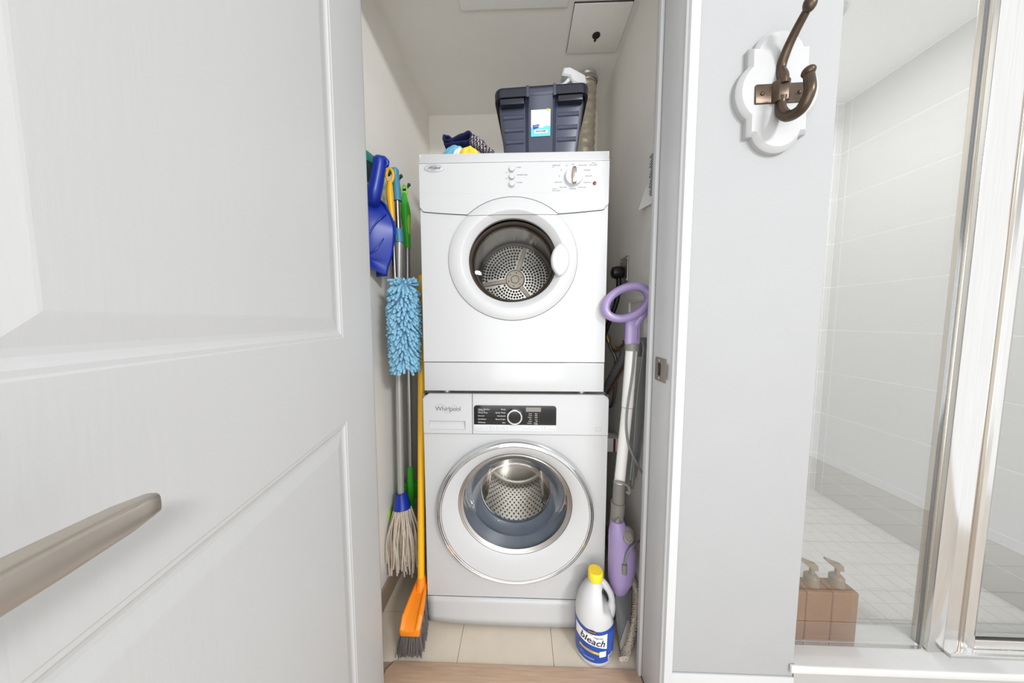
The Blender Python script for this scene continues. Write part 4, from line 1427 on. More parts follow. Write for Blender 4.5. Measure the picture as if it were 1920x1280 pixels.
P = [at(718, 986, 0.985), at(722, 965, 0.985), at(732, 955, 0.985), at(730, 984, 0.985)]
obj('edge_pad', MB().loft([[p + Vector((0, dy, 0)) for p in P] for dy in (0, 0.02)]), M['lime2'], gm, bevel=0.002)

# yellow broom
brm = thing('push_broom', 'broom with yellow pole, orange head and grey bristles beside the washer', 'broom', (-0.325, 0.82, 0))
obj('pole', MB().tube([at(789.5, 1092, 0.885), at(790, 800, 0.93), at(790.5, 517, 0.985)], [0.0112, 0.0112, 0.0112], 16), M['yellow'], brm)
# head: tray shaped, running from the camera side back beside the machine
stn = [(0.784, (751, 1172), (788, 1176), 0.012), (0.800, (755, 1152), (792, 1158), 0.016), (0.840, (767, 1122), (797, 1128), 0.02), (0.880, (778, 1096), (801, 1102), 0.022), (0.915, (784, 1082), (803, 1080), 0.022)]
rimL, rimR = [], []
for (Y, l, r, h_) in stn:
    rimL.append(at(l[0], l[1], Y))
    q = at(r[0], r[1], Y)
    if q.x > -0.309:
        q.x = -0.309 if Y > 0.86 else q.x
    rimR.append(q)
rings = []
for i, (Y, l, r, h_) in enumerate(stn):
    a, b = rimL[i], rimR[i]
    zt_ = max(a.z, b.z)
    w_ = b.x - a.x
    rings.append([(a.x, Y, zt_ - 0.022), (a.x - 0.002, Y, zt_), (a.x + 0.004, Y, zt_ + 0.002), (a.x + w_ * 0.16, Y, zt_ - 0.004 - (0.004 if i else 0)), (b.x - w_ * 0.28, Y, zt_ - 0.004 - (0.004 if i else 0)), (b.x - w_ * 0.20, Y, zt_ + 0.002), (b.x, Y, zt_ - 0.001), (b.x, Y, zt_ - 0.022)])
r0_ = [(p[0], p[1] - 0.007, p[2] - 0.006) for p in rings[0]]
mb = MB().loft([r0_] + rings)
obj('head', mb, M['orange'], brm, angle=35, bevel=0.0025)
so = at(790, 1092, 0.885)
obj('socket', MB().tube([so + Vector((0, -0.010, -0.030)), so + Vector((0, -0.002, -0.004)), so + Vector((0, 0.004, 0.020))], [0.017, 0.0155, 0.0132], 16), M['orange'], brm)
mb = MB()
rnd = random.Random(21)
for i in range(620):
    t = rnd.random() ** 1.2
    k = min(int(t * (len(stn) - 1)), len(stn) - 2)
    f = t * (len(stn) - 1) - k
    a = rimL[k].lerp(rimL[k + 1], f)
    b = rimR[k].lerp(rimR[k + 1], f)
    s = rnd.random()
    p = a.lerp(b, s)
    p.z = min(a.z, b.z) - 0.018
    fl_ = Vector(((s - 0.45) * 0.022 - 0.004, -0.010 * (1 - t) * rnd.random() - 0.004, 0))
    e = p + fl_
    e.z = rnd.uniform(0.001, 0.012)
    if e.y > 0.868:
        e.x = min(e.x, -0.309)
    mid = p.lerp(e, 0.5) + Vector((rnd.uniform(-0.003, 0.003), rnd.uniform(-0.003, 0.003), 0))
    if mid.y > 0.868:
        mid.x = min(mid.x, -0.309)
    mb.tube([p, mid, e], [0.0016, 0.0014, 0.0010], 4, caps=False)
o = obj('bristles', mb, M['bristle'], brm)
o['kind'] = 'stuff'

# ================================================================== RIGHT OF THE MACHINES
# steam mop
stm = thing('steam_mop', 'lilac and white steam mop with loop handle, standing by the door jamb', 'steam mop', at(1165, 1225, 0.82))
YV = 0.832
mb = MB()
cc = at(1175.5, 567, YV)
ring = []
for i in range(37):
    t = 2 * pi * i / 36
    ring.append(cc + Vector((0.0600 * cos(t) + 0.008 * sin(t), 0.006 * sin(t), 0.0445 * sin(t) + 0.010 * cos(t))))
mb.tube(ring, 0.0118, 16, caps=False, sx=1.25)
obj('loop_handle', mb, M['lilac'], stm)
mb = MB()
rings = []
for (x, y, hw_, hd_) in ((1187, 597, 0.016, 0.008), (1186, 604, 0.0215, 0.0115), (1186, 622, 0.0215, 0.0135), (1185, 640, 0.0215, 0.0135), (1185, 645, 0.020, 0.013)):
    p = at(x, y, YV + 0.003)
    rings.append([(p.x + hw_ * math.copysign(abs(cos(a)) ** 0.7, cos(a)), p.y + hd_ * math.copysign(abs(sin(a)) ** 0.7, sin(a)), p.z) for a in [2 * pi * i / 20 for i in range(20)]])
mb.loft(rings)
nk = obj('handle_neck', mb, M['lilac'], stm)
obj('handle_flare', MB().tube(spline([at(1188, 614, YV + 0.003), at(1195, 603, YV + 0.002), at(1204, 592, YV), at(1212, 580, YV)], 4), [0.012] * 5 + [0.0115] * 4 + [0.0105] * 4, 14), M['lilac'], stm)
p0 = at(1183, 640, YV)
V, F = text_mesh([('STEAM MOP 1500W', 0, 0, 0.0045)])
obj('rating_print', MB().add([(at(1192, 640, YV).x - zz, YV - 0.0125, at(1192, 638, YV).z + xx) for xx, zz in V], F), M['ink'], nk, smooth=False)
obj('tube_clip', MB().tube([at(1185, 644, YV + 0.004), at(1184.5, 657, YV + 0.004)], 0.0195, 18), M['greyp'], stm)
obj('tube', MB().tube([at(1184, 655, YV + 0.004), at(1176, 762, 0.842)], 0.0165, 20), M['tube_w'], stm)
obj('lower_tube', MB().tube([at(1176, 763, 0.842), at(1161, 908, 0.856)], 0.0158, 20), M['tube_w'], stm)
obj('swivel_collar', MB().tube([at(1161, 903, 0.856), at(1159, 945, 0.860)], 0.0175, 18), M['greyp'], stm)
obj('cord_hook', MB().tube(spline([at(1152, 903, 0.84), at(1166, 905, 0.835), at(1178, 912, 0.838), at(1180, 925, 0.842), at(1174, 920, 0.845)], 5), 0.004, 8), M['greyp'], stm)
obj('neck', MB().tube([at(1158.5, 940, 0.860), at(1158, 952, 0.861), at(1155, 985, 0.866), at(1155, 1010, 0.868)], [0.0215, 0.0205, 0.0205, 0.025], 18), M['greyp'], stm)
mb = MB()
rings = []
for (x, y, hw_, hd_) in ((1156, 972, 0.0195, 0.016), (1157, 982, 0.024, 0.020), (1158.5, 991, 0.030, 0.024), (1161, 1003, 0.0355, 0.027), (1163, 1025, 0.0415, 0.031), (1164, 1050, 0.0425, 0.034), (1162, 1078, 0.038, 0.033), (1158, 1098, 0.026, 0.026), (1157, 1106, 0.012, 0.014)):
    p = at(x, y, 0.856)
    if p.x - hw_ < 0.2705:
        p.x = 0.2705 + hw_
    rings.append([(p.x + hw_ * cos(a), p.y - 0.008 + hd_ * sin(a), p.z) for a in [2 * pi * i / 24 for i in range(24)]])
mb.loft(rings)
obj('water_tank', mb, M['lilac'], stm)
mb = MB()
c = at(1177, 1007, 0.826)
mb.lathe([(0.017, 0), (0.016, 0.006), (0.011, 0.008), (0.0105, 0.0065), (0.001, 0.0068)], (0, 0, 0), 'Y', 24, caps=(False, True))
mb.v = [c + Matrix.Rotation(radians(-38), 3, 'X') @ Vector((v.x * 0.9, -v.y, v.z)) for v in mb.v]
sc_ = at(1174, 1003, 0.845)
obj('tank_shoulder', MB().sphere(sc_, 0.026, 18, 12, (0.95, 0.8, 1.15)), M['greyp'], stm)
P = [at(x, y, 0.8415) for x, y in ((1153, 975), (1160, 968), (1164, 1008), (1150, 1006))]
obj('neck_skirt', MB().loft([[(p.x, yy, p.z) for p in P] for yy in (0.836, 0.850)]), M['greyp'], stm, bevel=0.002)
obj('tank_cap', mb, M['greyp'], stm)
obj('steam_hose', MB().tube(spline([at(1170, 1064, 0.822), at(1171, 1055, 0.815), at(1177, 1036, 0.812), at(1188, 1022, 0.82), at(1204, 1012, 0.86)], 6), 0.0034, 8), M['cord'], stm)
obj('hose_socket', MB().tube([at(1170, 1074, 0.818), at(1171, 1057, 0.815)], [0.0085, 0.0075], 12), M['greyp'], stm)
# mop foot
P = [(1149, 1107, 0.868), (1186, 1107, 0.868), (1183, 1170, 0.838), (1166, 1232, 0.802), (1149, 1222, 0.808), (1146, 1160, 0.846)]
mb = MB()
front = []
for x, y, Y in P:
    q = at(x, y, Y)
    q.z = max(q.z, 0.004)
    q.x = max(q.x, 0.2985)
    front.append(q)
mb.loft([front, [p + Vector((0.010, 0.030, 0.0)) for p in front]])
obj('foot', mb, M['greyd'], stm, bevel=0.003)
P = [(1183, 1172, 0.834), (1177, 1160, 0.838), (1160, 1206, 0.814), (1158, 1228, 0.801), (1166, 1233, 0.799)]
f2 = []
for x, y, Y in P:
    q = at(x, y, Y)
    q.z = max(q.z, 0.004)
    q.x = max(q.x, 0.2995)
    f2.append(q)
mb = MB().loft([f2, [p + Vector((0.006, 0.012, 0)) for p in f2]])
obj('foot_edge', mb, M['greyp'], stm, bevel=0.002)
mb = MB()
rnd = random.Random(31)
fp = []
for x, y, Y in ((1183, 1084, 0.90), (1192, 1110, 0.885), (1191, 1145, 0.86), (1184, 1185, 0.832), (1176, 1212, 0.812), (1171, 1232, 0.795), (1168, 1240, 0.790)):
    q = at(x, y, Y)
    q.x = min(q.x, 0.374)
    q.z = max(q.z, 0.009)
    fp.append(q)
fp = spline(fp, 8)
mb.tube(fp, 0.0078, 8)
for i in range(1500):
    k = rnd.randrange(len(fp))
    p = fp[k]
    a = rnd.uniform(0, 2 * pi)
    d = Vector((cos(a), -0.4 * abs(sin(a)), sin(a)))
    e = p + d * rnd.uniform(0.0105, 0.0145) + Vector((0, 0, -0.003))
    e.z = max(e.z, 0.001)
    mb.tube([p + d * 0.005, e], [0.0014, 0.0009], 4)
o = obj('fringe_pad', mb, M['cotton'], stm)
o['kind'] = 'stuff'
# power cord hanging in loops beside the tube
mb = MB()
rnd = random.Random(5)
for i in range(9):
    xx = 1196 + i * 2.2
    yb2 = 905 + rnd.uniform(-40, 15)
    Y = 0.845 + 0.005 * i
    bx_ = 1178 + rnd.uniform(-4, 6) + i * 1.6
    p = [at(1194 + i * 1.5, 668, Y), at(1200 + i * 1.3, 640 - (i % 3) * 3, Y), at(1206 + i * 0.9, 655, Y), at(xx - 1, 740, Y + 0.004), at((xx + bx_) / 2, 830, Y + 0.008), at(bx_, yb2, Y + 0.012)]
    for q in p:
        q.x = min(q.x, 0.380)
    mb.tube(spline(p, 5), 0.0033, 6)
p = [at(1190, 652, 0.818), at(1186, 700, 0.818), at(1175, 780, 0.822), at(1178, 830, 0.828), at(1195, 870, 0.836), at(1207, 890, 0.85)]
mb.tube(spline(p, 6), 0.0034, 8)
obj('power_cord', mb, M['cord'], stm)
p = at(1203, 638, 0.87)
obj('cord_cleat', MB().tube([Vector((p.x - 0.02, 0.868, p.z - 0.008)), Vector((0.383, 0.876, p.z - 0.004))], 0.008, 12), M['greyp'], stm)

# outlet with plug and black cable on the right closet wall
out_ = thing('wall_outlet', 'grey metal outlet plate on the closet wall right of the dryer', 'outlet', (XR, 1.11, 1.18))
P = rrect(1.066, 1.145, 1.140, 1.235, 0.006)
mb = MB().loft([[(XR - d, y, z) for y, z in P] for d in (0.0003, 0.006)])
obj('cover_plate', mb, M['galv'], out_, bevel=0.0015)
for (y, z) in ((1.075, 1.225), (1.136, 1.225), (1.075, 1.150), (1.136, 1.150)):
    obj('screw', MB().lathe([(0.004, XR - 0.006), (0.0035, XR - 0.0085), (0.0004, XR - 0.009)], (0, y, z), 'X', 10, caps=(False, True)), M['steel'], out_)
pg = thing('power_plug', 'black dryer plug with a thick black cable hanging from the outlet', 'plug', (XR - 0.03, 1.11, 1.17))
pc = Vector((XR - 0.006, 1.110, 1.182))
obj('plug_body', MB().lathe([(0.019, XR - 0.0065), (0.023, XR - 0.012), (0.024, XR - 0.030), (0.020, XR - 0.046), (0.012, XR - 0.050), (0.001, XR - 0.050)], (0, 1.108, 1.180), 'X', 24, caps=(True, True)), M['black'], pg)
obj('cable', MB().tube(spline([(XR - 0.022, 1.108, 1.162), (XR - 0.022, 1.107, 1.12), (XR - 0.028, 1.11, 1.07), (XR - 0.045, 1.13, 1.00), (XR - 0.060, 1.16, 0.94), (XR - 0.075, 1.22, 0.90), (0.272, 1.280, 0.93)], 6), 0.0095, 12), M['black'], pg)

# water valve box with valves and hoses
vb = thing('valve_box', 'cream recessed water valve box in the closet wall behind the lilac handle', 'valve box', (XR, 0.98, 1.0))
mb = MB()
y0, y1, z0, z1 = 0.90, 1.045, 0.925, 1.075
O = [(y0, z0), (y1, z0), (y1, z1), (y0, z1)]
I = [(y0 + 0.014, z0 + 0.014), (y1 - 0.014, z0 + 0.014), (y1 - 0.014, z1 - 0.014), (y0 + 0.014, z1 - 0.014)]
mb.loft([[(XR - d, y, z) for y, z in q] for d, q in ((0.0004, O), (0.010, O), (0.010, I), (0.003, I))], caps=False)
obj('frame', mb, M['paper'], vb, bevel=0.002)
obj('back_plate', bx(XR - 0.004, XR - 0.0004, y0 + 0.013, y1 - 0.013, z0 + 0.013, z1 - 0.013), M['closet'], vb, smooth=False)

hv = thing('water_hose', 'braided washing machine hose with brass fittings beside the dryer', 'hose', (0.33, 1.15, 0.9))
obj('brass_fitting', MB().tube([at(1136, 626, 1.18), at(1140, 637, 1.17), at(1142, 642, 1.165)], [0.010, 0.012, 0.008], 12), M['brass'], hv)
obj('braided_hose', MB().tube(spline([at(1141, 640, 1.166), at(1146, 655, 1.15), at(1153, 668, 1.14), at(1155, 690, 1.14), at(1147, 760, 1.18), Vector((0.335, 1.30, 0.62)), Vector((0.30, 1.41, 0.45))], 6), 0.0062, 10), M['braid'], hv)
obj('brass_valve', MB().tube([at(1151, 652, 1.13), at(1156, 656, 1.12), at(1162, 652, 1.11), at(1175, 640, 1.09), Vector((XR - 0.0065, 1.08, at(1178, 640, 1.08).z))], [0.011, 0.010, 0.006, 0.006, 0.006], 12), M['brass'], hv)
cpn = obj('copper_pipe', MB().tube(spline([Vector((XR - 0.0055, 1.03, at(1174, 675, 1.03).z)), at(1172, 682, 1.04), at(1152, 718, 1.08), at(1136, 746, 1.105), at(1126, 764, 1.115)], 5), 0.005, 10), M['copper'], None)
tag(cpn, 'thin copper pipe running back behind the steam mop', 'pipe')
dh = obj('drain_hose', MB().tube(spline([Vector((XR - 0.022, 1.035, 0.90)), Vector((XR - 0.03, 1.03, 0.86)), Vector((XR - 0.05, 1.06, 0.80)), Vector((XR - 0.06, 1.14, 0.70)), Vector((XR - 0.05, 1.3, 0.5)), Vector((0.33, 1.5, 0.3)), Vector((0.30, 1.556, 0.25))], 10), [0.0125 + 0.0015 * (i % 2) for i in range(61)], 12), M['greyd'], None)
tag(dh, 'dark grey corrugated drain hose in the gap beside the dryer', 'hose')
bxw = thing('junction_box', 'small white box with a red stripe on the wall beside the washer', 'box', (XR, 1.13, 0.48))
a, b = at(1137, 847, 1.10), at(1158, 822, 1.10)
obj('box_body', bx(a.x, XR - 0.0005, 1.10, 1.16, a.z, b.z), M['label_w'], bxw, bevel=0.002)
obj('red_stripe', bx(at(1150, 835, 1.0995).x, at(1154, 835, 1.0995).x, 1.0992, 1.12, a.z + 0.001, b.z - 0.001), M['red'], bxw, smooth=False)

# papers on the right closet wall
nt_ = thing('notice_sheet', 'printed paper notice on the closet wall, its corner curling, beside the jamb', 'paper', (XR, 0.88, 1.42))


def pg_fn(u, v):
    y = 0.80 + 0.135 * u + 0.008 * (1 - v)
    z = 1.345 + 0.158 * v
    cu = 0.022 * max(0, (u + (1 - v)) - 1.55) ** 1.0 * 2
    return (XR - 0.0012 - cu, y, z)


obj('sheet', MB().grid(pg_fn, 16, 16), M['paper'], nt_)
mb = MB()
for i in range(17):
    z = 1.372 + i * 0.0072
    mb.box(XR - 0.0020, XR - 0.0014, 0.822, 0.917 - (i % 4) * 0.003, z, z + 0.0034)
obj('print_lines', mb, M['ink'], nt_, smooth=False)
p2 = obj('blank_sheet', MB().grid(lambda u, v: (XR - 0.001, 0.80 + 0.126 * u + 0.012 * (1 - v) * u, 1.170 + 0.105 * v), 2, 2), M['paper'], None)
tag(p2, 'small blank paper sheet on the closet wall above the lilac handle', 'paper')

# bleach jug
BX, BY = 0.2265, 0.815
jug = thing('bleach_jug', 'white plastic bleach jug with yellow cap and blue label on the tiles', 'jug', (BX, BY, 0))
prof = [(0.0, 0.044), (0.004, 0.050), (0.010, 0.0535), (0.02, 0.0545), (0.105, 0.0572), (0.115, 0.0575), (0.125, 0.0574), (0.135, 0.0572), (0.145, 0.0563), (0.152, 0.0553), (0.160, 0.0540), (0.167, 0.0520), (0.175, 0.0500), (0.195, 0.0425), (0.210, 0.0335), (0.222, 0.0240), (0.229, 0.0195), (0.242, 0.0180)]
mb = MB()
rings = []
N = 40
for z, r in prof:
    ring = []
    for i in range(N):
        a = 2 * pi * i / N
        x, y = r * cos(a), r * 0.92 * sin(a)
        # waist cut on the right for the handle
        k = (0.42 * max(0, min(1, (z - 0.105) / 0.035)) + 0.58 * max(0, min(1, (z - 0.150) / 0.018))) * max(0, min(1, (0.238 - z) / 0.02))
        lim = 0.060 - 0.050 * k
        if x > lim:
            x = lim + (x - lim) * 0.25
        ring.append((BX - 0.003 + x, BY + y, z + (0.003 * abs(sin(a * 2)) if z == 0 else 0)))
    rings.append(ring)
mb.loft(rings)
obj('body', mb, M['jug'], jug, angle=50)
hp3 = spline([(BX + 0.010, BY, 0.228), (BX + 0.024, BY, 0.216), (BX + 0.040, BY, 0.192), (BX + 0.0470, BY, 0.170), (BX + 0.0460, BY, 0.148), (BX + 0.036, BY, 0.118)], 5)
obj('handle', MB().tube(hp3, [0.0105] * 8 + [0.0095] * 10 + [0.0105, 0.0118, 0.013, 0.0145, 0.016, 0.0175, 0.019, 0.019][:len(hp3) - 18], 16), M['jug'], jug)
mb = MB()
n = 48
for (r, z) in ((0.0205, 0.2335), (0.0212, 0.2345), (0.0212, 0.257), (0.0195, 0.2595), (0.001, 0.260)):
    mb.v += [Vector((BX - 0.003 + (r + (0.0005 if i % 2 else 0)) * cos(2 * pi * i / n), BY + (r + (0.0005 if i % 2 else 0)) * sin(2 * pi * i / n), z)) for i in range(n)]
for k in range(4):
    for i in range(n):
        mb.f.append((k * n + i, k * n + (i + 1) % n, (k + 1) * n + (i + 1) % n, (k + 1) * n + i))
mb.f.append(tuple(range(4 * n, 5 * n)))
obj('cap', mb, M['cap_y'], jug, angle=40)

# wrapped label: u is arc length from the front middle of the label (towards the camera-left)
LA = radians(-104)          # facing direction of the label middle


def wrap(u, z, o):
    k = (z - 0.02) / 0.095
    r = 0.0545 + 0.003 * min(1, max(0, k)) + o
    a = LA + u / 0.056
    return (BX - 0.003 + r * cos(a), BY + r * 0.92 * sin(a), z)


def patch(nm, u0, u1, zlo, zhi, o, m, parent, nu=40, nv=4):
    f = lambda v, t: (v(t) if callable(v) else v)
    mb = MB().grid(lambda a, b: wrap(u0 + (u1 - u0) * a, f(zlo, u0 + (u1 - u0) * a) * (1 - b) + f(zhi, u0 + (u1 - u0) * a) * b, o), nu, nv)
    return obj(nm, mb, m, parent)


top_ = lambda u: 0.123 - 0.0035 * cos(u / 0.03)
lbl = patch('label', -0.098, 0.098, 0.020, top_, 0.0006, M['label_b'], jug, 60)
patch('label_field', -0.062, 0.038, lambda u: 0.074 - 0.16 * u - 3.4 * u * u if u > 0 else 0.074 - 0.10 * u, lambda u: 0.1125 - 0.0035 * cos(u / 0.03), 0.0010, M['label_w'], lbl)
patch('label_side_panel', 0.041, 0.085, 0.044, 0.112, 0.0010, M['label_d'], lbl)
patch('label_ribbon', -0.045, 0.022, lambda u: 0.0500 - 0.16 * u - 2.0 * u * u, lambda u: 0.0575 - 0.16 * u - 2.0 * u * u, 0.0012, M['label_y'], lbl)
patch('label_ribbon_end', 0.016, 0.036, 0.040, 0.058, 0.0012, M['label_w'], lbl)
patch('label_barcode_field', 0.044, 0.066, 0.024, 0.040, 0.0013, M['label_w'], lbl)
mb = MB()
u = 0.046
while u < 0.064:
    wq = random.choice((0.0004, 0.0008, 0.0011))
    mb.add([wrap(u, 0.0255, 0.0016), wrap(u + wq, 0.0255, 0.0016), wrap(u + wq, 0.0385, 0.0016), wrap(u, 0.0385, 0.0016)], [(0, 1, 2, 3)])
    u += wq + random.choice((0.0005, 0.0009))
obj('barcode', mb, M['black'], lbl, smooth=False)
mb = MB()
mb.add([wrap(-0.006 + 0.0125 * cos(t), 0.1165 + 0.0056 * sin(t), 0.0014) for t in [2 * pi * i / 24 for i in range(24)]], [tuple(range(24))])
obj('label_emblem', mb, M['label_navy'], lbl, smooth=False)


def wtext(nm, items, m, o, rot=0.0):
    V, F = text_mesh(items)
    obj(nm, MB().add([wrap(x * cos(rot) - (z - 0.07) * sin(rot), 0.07 + x * sin(rot) + (z - 0.07) * cos(rot), o) for x, z in V], F), m, lbl, smooth=False)


wtext('label_emblem_lettering', [('SELECTION', -0.006, 0.1165, 0.0040, 'CENTER', 0, 0.0001)], M['label_y'], 0.0018)
wtext('label_lettering', [('bleach', -0.044, 0.0865, 0.0285, 'LEFT', 0.12, 0.0004)], M['label_navy'], 0.0017, radians(-11))
wtext('label_subheading', [('regular', -0.006, 0.1020, 0.0100, 'LEFT', 0.15), ('concentrated', -0.038, 0.1060, 0.0055, 'LEFT', 0.1)], M['ink'], 0.0017, radians(-7))
wtext('label_ribbon_lettering', [('LEMON SCENT', -0.034, 0.0545, 0.0052, 'LEFT', 0.1)], M['label_navy'], 0.0017, radians(-9))
wtext('label_small_print', [('CAUTION', -0.014, 0.0315, 0.0068, 'CENTER'), ('3.57 L', -0.044, 0.038, 0.0062, 'LEFT')], M['ink_white'], 0.0014)

# ================================================================== WALL HOOK
hk = thing('wall_hook', 'bronze double coat hook on a white scalloped wooden plaque on the wall', 'hook', (0.58, YF0, 1.5))
hc = at(1458, 172, YF0 - 0.012)
TL = radians(1.3)


def hq(u, v):
    return (hc.x + u * cos(TL) - v * sin(TL), hc.z + u * sin(TL) + v * cos(TL))


rw, rh = 0.0600, 0.0860
def lobe(c, s, n=14):
    R = (c * c + s * s) / (2 * s)
    th = math.asin(min(1, c / R))
    if s > c:
        th = pi - th
    return R, th
poly = []
Rt, tt = lobe(0.048, 0.034)
Rs, ts = lobe(0.050, 0.024)
# right lobe (from bottom to top), corner, top lobe, corner, left, corner, bottom
for i in range(15):
    a = -ts + 2 * ts * i / 14
    poly.append((rw + 0.024 - Rs + Rs * cos(a), Rs * sin(a)))
poly.append((rw, rh))
for i in range(15):
    a = pi / 2 - tt + 2 * tt * i / 14
    poly.append((Rt * cos(a), rh + 0.034 - Rt + Rt * sin(a)))
poly.append((-rw, rh))
for i in range(15):
    a = pi - ts + 2 * ts * i / 14
    poly.append((-rw - 0.024 + Rs + Rs * cos(a), Rs * sin(a)))
poly.append((-rw, -rh))
for i in range(15):
    a = 1.5 * pi - tt + 2 * tt * i / 14
    poly.append((Rt * cos(a), -rh - 0.034 + Rt + Rt * sin(a)))
poly.append((rw, -rh))
YQ = YF0 - 0.018
mb = MB()
rings = []
for yy, sc in ((YF0 - 0.0003, 1.0), (YF0 - 0.010, 1.0), (YF0 - 0.012, 0.985), (YF0 - 0.0165, 0.915), (YQ, 0.895)):
    rings.append([(lambda q: (q[0], yy, q[1]))(hq(u * sc, v * (sc if sc == 1 else (sc + 0.25 * (1 - sc))))) for u, v in poly])
mb.loft(rings)
obj('plaque', mb, M['plaque'], hk, angle=22)
pcx, pcz = at(1462, 176, YQ).x, at(1462, 176, YQ).z
mb = MB()
P = rrect(-0.050, 0.050, -0.0185, 0.0185, 0.003)
T2 = radians(1.6)
mb.loft([[(pcx + u * cos(T2) - v * sin(T2), yy, pcz + u * sin(T2) + v * cos(T2)) for u, v in P] for yy in (YQ + 0.0004, YQ - 0.003)])
obj('mounting_plate', mb, M['bronze'], hk, bevel=0.0008)
mb = MB()
rings = []
for v in (-0.0205, 0.0205):
    rings.append([(pcx + u, yy, pcz + v) for u, yy in ((-0.019, YQ - 0.0028), (-0.012, YQ - 0.012), (0.006, YQ - 0.0155), (0.011, YQ - 0.012), (0.013, YQ - 0.0028))])
mb.loft(rings)
obj('saddle', mb, M['bronze'], hk, bevel=0.0015)
for u in (-0.037, 0.037):
    obj('screw', MB().sphere((pcx + u, YQ - 0.003, pcz + u * sin(T2)), 0.0042, 12, 8, (1, 0.7, 1)), M['bronze'], hk)
XH = pcx - 0.002
up = [Vector((XH, YQ - 0.008, pcz + 0.012))] + [atX(x, y, XH) for x, y in ((1463, 148), (1464, 128), (1476, 92), (1492, 58), (1508, 28), (1515, 16))]
up[1].y = min(up[1].y, YQ - 0.008)
uq = spline(up, 6)
nq = len(uq)
mb = MB().tube(uq, [0.0095 - 0.003 * (i / nq) for i in range(nq)], 14, sx=1.0)
tq = atX(1519, 6, XH)
mb.sphere(tq, 0.0105, 14, 10, (1, 1, 1.35))
obj('upper_prong', mb, M['bronze'], hk, angle=60)
lo = [Vector((XH, YQ - 0.009, pcz - 0.010))] + [atX(x, y, XH) for x, y in ((1463, 196), (1466, 209), (1475, 217), (1487, 215), (1502, 204), (1513, 185), (1519, 165), (1517, 142))]
lo[1].y = min(lo[1].y, YQ - 0.006)
lq = spline(lo, 5)
mb = MB().tube(lq, [0.0080 + 0.0018 * sin(pi * i / len(lq)) for i in range(len(lq))], 14)
mb.sphere(atX(1516, 134, XH), 0.0100, 14, 10, (1, 1.1, 0.9))
obj('lower_prong', mb, M['bronze'], hk, angle=60)

# ================================================================== SHOWER SCREEN
YG = 0.694
scr = thing('shower_screen', 'polished metal framed glass shower screen and door on the marble curb', 'shower screen', (1.02, YG, ZK))
ZG = 2.0
gx = lambda px, Y=YG: at(px, 1205, Y).x
xa_ = gx(1737)
# fixed pane left of the post
obj('glass_pane', bx(0.6565, xa_ - 0.0015, YG + 0.002, YG + 0.008, ZK + 0.001, ZG), M['glass'], scr, smooth=False)
mb = bx(0.6565, xa_ - 0.0015, YG + 0.001, YG + 0.009, ZK, ZK + 0.0012)
obj('sill_bead', mb, M['alu'], scr, smooth=False)
xa, xb = gx(1737), gx(1767)
obj('post', bx(xa, xb, YG - 0.004, YG + 0.0135, ZK, ZG), M['alu'], scr, bevel=0.0015)
mb = MB().tube([(xa + 0.0005, YG + 0.0085, ZK), (xa + 0.0005, YG + 0.0085, ZG)], 0.003, 10)
obj('post_bead', mb, M['alub'], scr)
obj('rubber_gasket', bx(xa - 0.0008, xa + 0.006, YG + 0.0136, YG + 0.0175, ZK, ZG), M['gasket'], scr, smooth=False)
obj('rear_channel', bx(xa - 0.0012, xa + 0.012, YG + 0.0176, YG + 0.028, ZK, ZG), M['alub'], scr, bevel=0.001)
xc = gx(1789, YG + 0.008)
obj('filler_strip', bx(xb, xc, YG + 0.002, YG + 0.012, ZK, ZG), M['alu'], scr, smooth=False)
xd = gx(1807)
xe = gx(1826)
obj('hinge_channel', bx(xc, xd, YG + 0.000, YG + 0.038, ZK + 0.003, ZG), M['alub'], scr, bevel=0.001)
mb = MB()
mb.loft([[(x, y, z) for x, y in ((xd - 0.001, YG + 0.024), (xd - 0.001, YG + 0.002), (xd + 0.003, YG - 0.004), (xd + 0.012, YG - 0.006), (xe - 0.002, YG - 0.002), (xe, YG + 0.004), (xe, YG + 0.024))] for z in (ZK + 0.004, ZG)])
obj('door_stile', mb, M['alu'], scr, angle=25)
obj('stile_edge', bx(xe, xe + 0.004, YG + 0.002, YG + 0.012, ZK + 0.03, ZG), M['gap'], scr, smooth=False)
xf = 1.56
obj('door_glass', bx(xe + 0.002, xf - 0.02, YG + 0.006, YG + 0.012, ZK + 0.02, ZG - 0.02), M['glass'], scr, smooth=False)
obj('door_rail', bx(xe, xf, YG - 0.002, YG + 0.014, at(1860, 1216, YG).z, at(1860, 1200, YG).z), M['alu'], scr, bevel=0.002)
obj('rail_gasket', bx(xe, xf, YG + 0.001, YG + 0.004, at(1860, 1200, YG).z + 0.0002, at(1860, 1196.5, YG).z), M['black'], scr, smooth=False)
obj('sill_track', bx(xb, xf + 0.02, YG - 0.016, YG + 0.026, ZK, ZK + 0.008), M['alu'], scr, bevel=0.0015)
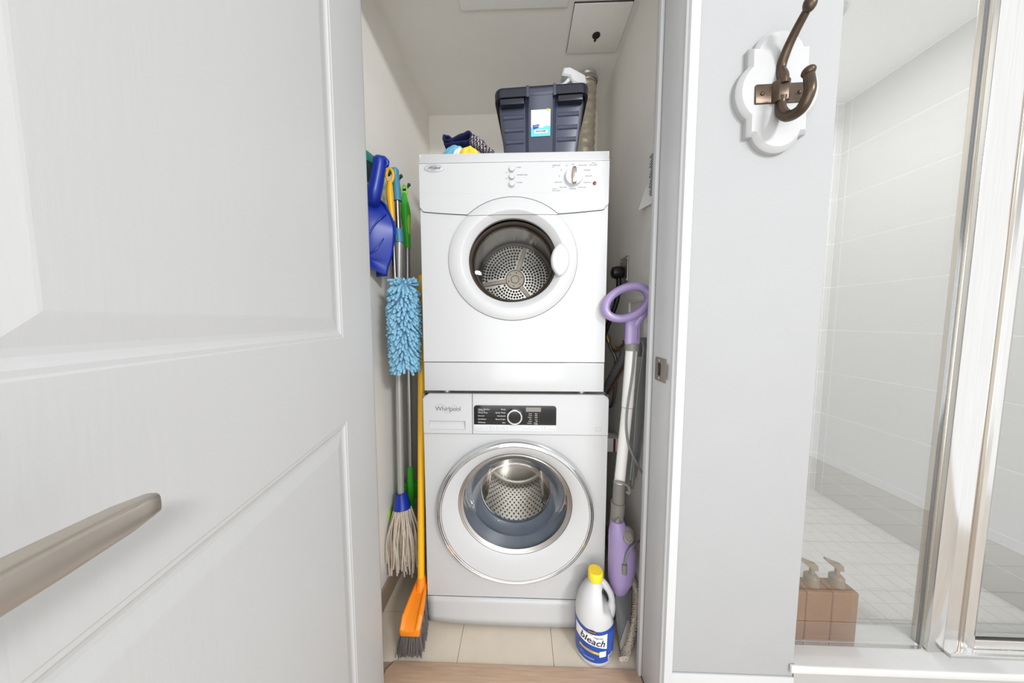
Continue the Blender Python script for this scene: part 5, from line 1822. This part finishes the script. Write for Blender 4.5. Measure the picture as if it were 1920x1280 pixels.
obj('far_stile', bx(xf, xf + 0.02, YG - 0.004, YG + 0.024, ZK, ZG), M['alu'], scr, bevel=0.0015)
obj('head_rail', bx(0.6565, xf + 0.02, YG - 0.006, YG + 0.04, ZG, ZG + 0.04), M['alu'], scr, bevel=0.002)

# soap dispensers on the curb behind the pane
YS = YG + 0.0105
zt_b = at(1580, 1112, YS).z
ww = (at(1604, 1205, YS).x - at(1556, 1205, YS).x)
xr_ = at(1604, 1205, YS).x


def dispenser(i, label):
    x1 = xr_ - i * (ww + 0.0012)
    x0 = x1 - ww
    cx, cy = (x0 + x1) / 2, YS + 0.0255
    t = thing('soap_dispenser', label, 'soap dispenser', (cx, cy, ZK), 'amber soap dispensers on the shower curb')
    obj('bottle', bx(x0, x1, YS, YS + 0.047, ZK + 0.0004, zt_b), M['amber'], t, bevel=0.004, seg=3)
    mb = MB().lathe([(0.0165, zt_b - 0.001), (0.0165, zt_b + 0.004), (0.0152, zt_b + 0.005), (0.0152, zt_b + 0.022), (0.011, zt_b + 0.027), (0.0055, zt_b + 0.029), (0.005, zt_b + 0.044)], (cx, cy, 0), 'Z', 24, caps=(True, True))
    obj('collar', mb, M['pump'], t)
    rings = []
    zz = zt_b + 0.043
    for (dx, hw_, z0, z1) in ((0.011, 0.006, 0.0, 0.006), (0.009, 0.0085, -0.002, 0.012), (-0.002, 0.0085, -0.001, 0.016), (-0.016, 0.0065, 0.010, 0.022), (-0.030, 0.0045, 0.022, 0.029), (-0.035, 0.0035, 0.0265, 0.0305)):
        rings.append([(cx + dx, cy - hw_, zz + z0), (cx + dx, cy + hw_, zz + z0), (cx + dx, cy + hw_ * 0.8, zz + z1), (cx + dx, cy - hw_ * 0.8, zz + z1)])
    obj('pump_head', MB().loft(rings), M['pump'], t, bevel=0.0012)
    return t


dispenser(0, 'amber soap dispenser at the right end of the row, fully in view')
dispenser(1, 'amber soap dispenser in the middle of the row')
dispenser(2, 'amber soap dispenser at the left end of the row, half hidden by the wall')
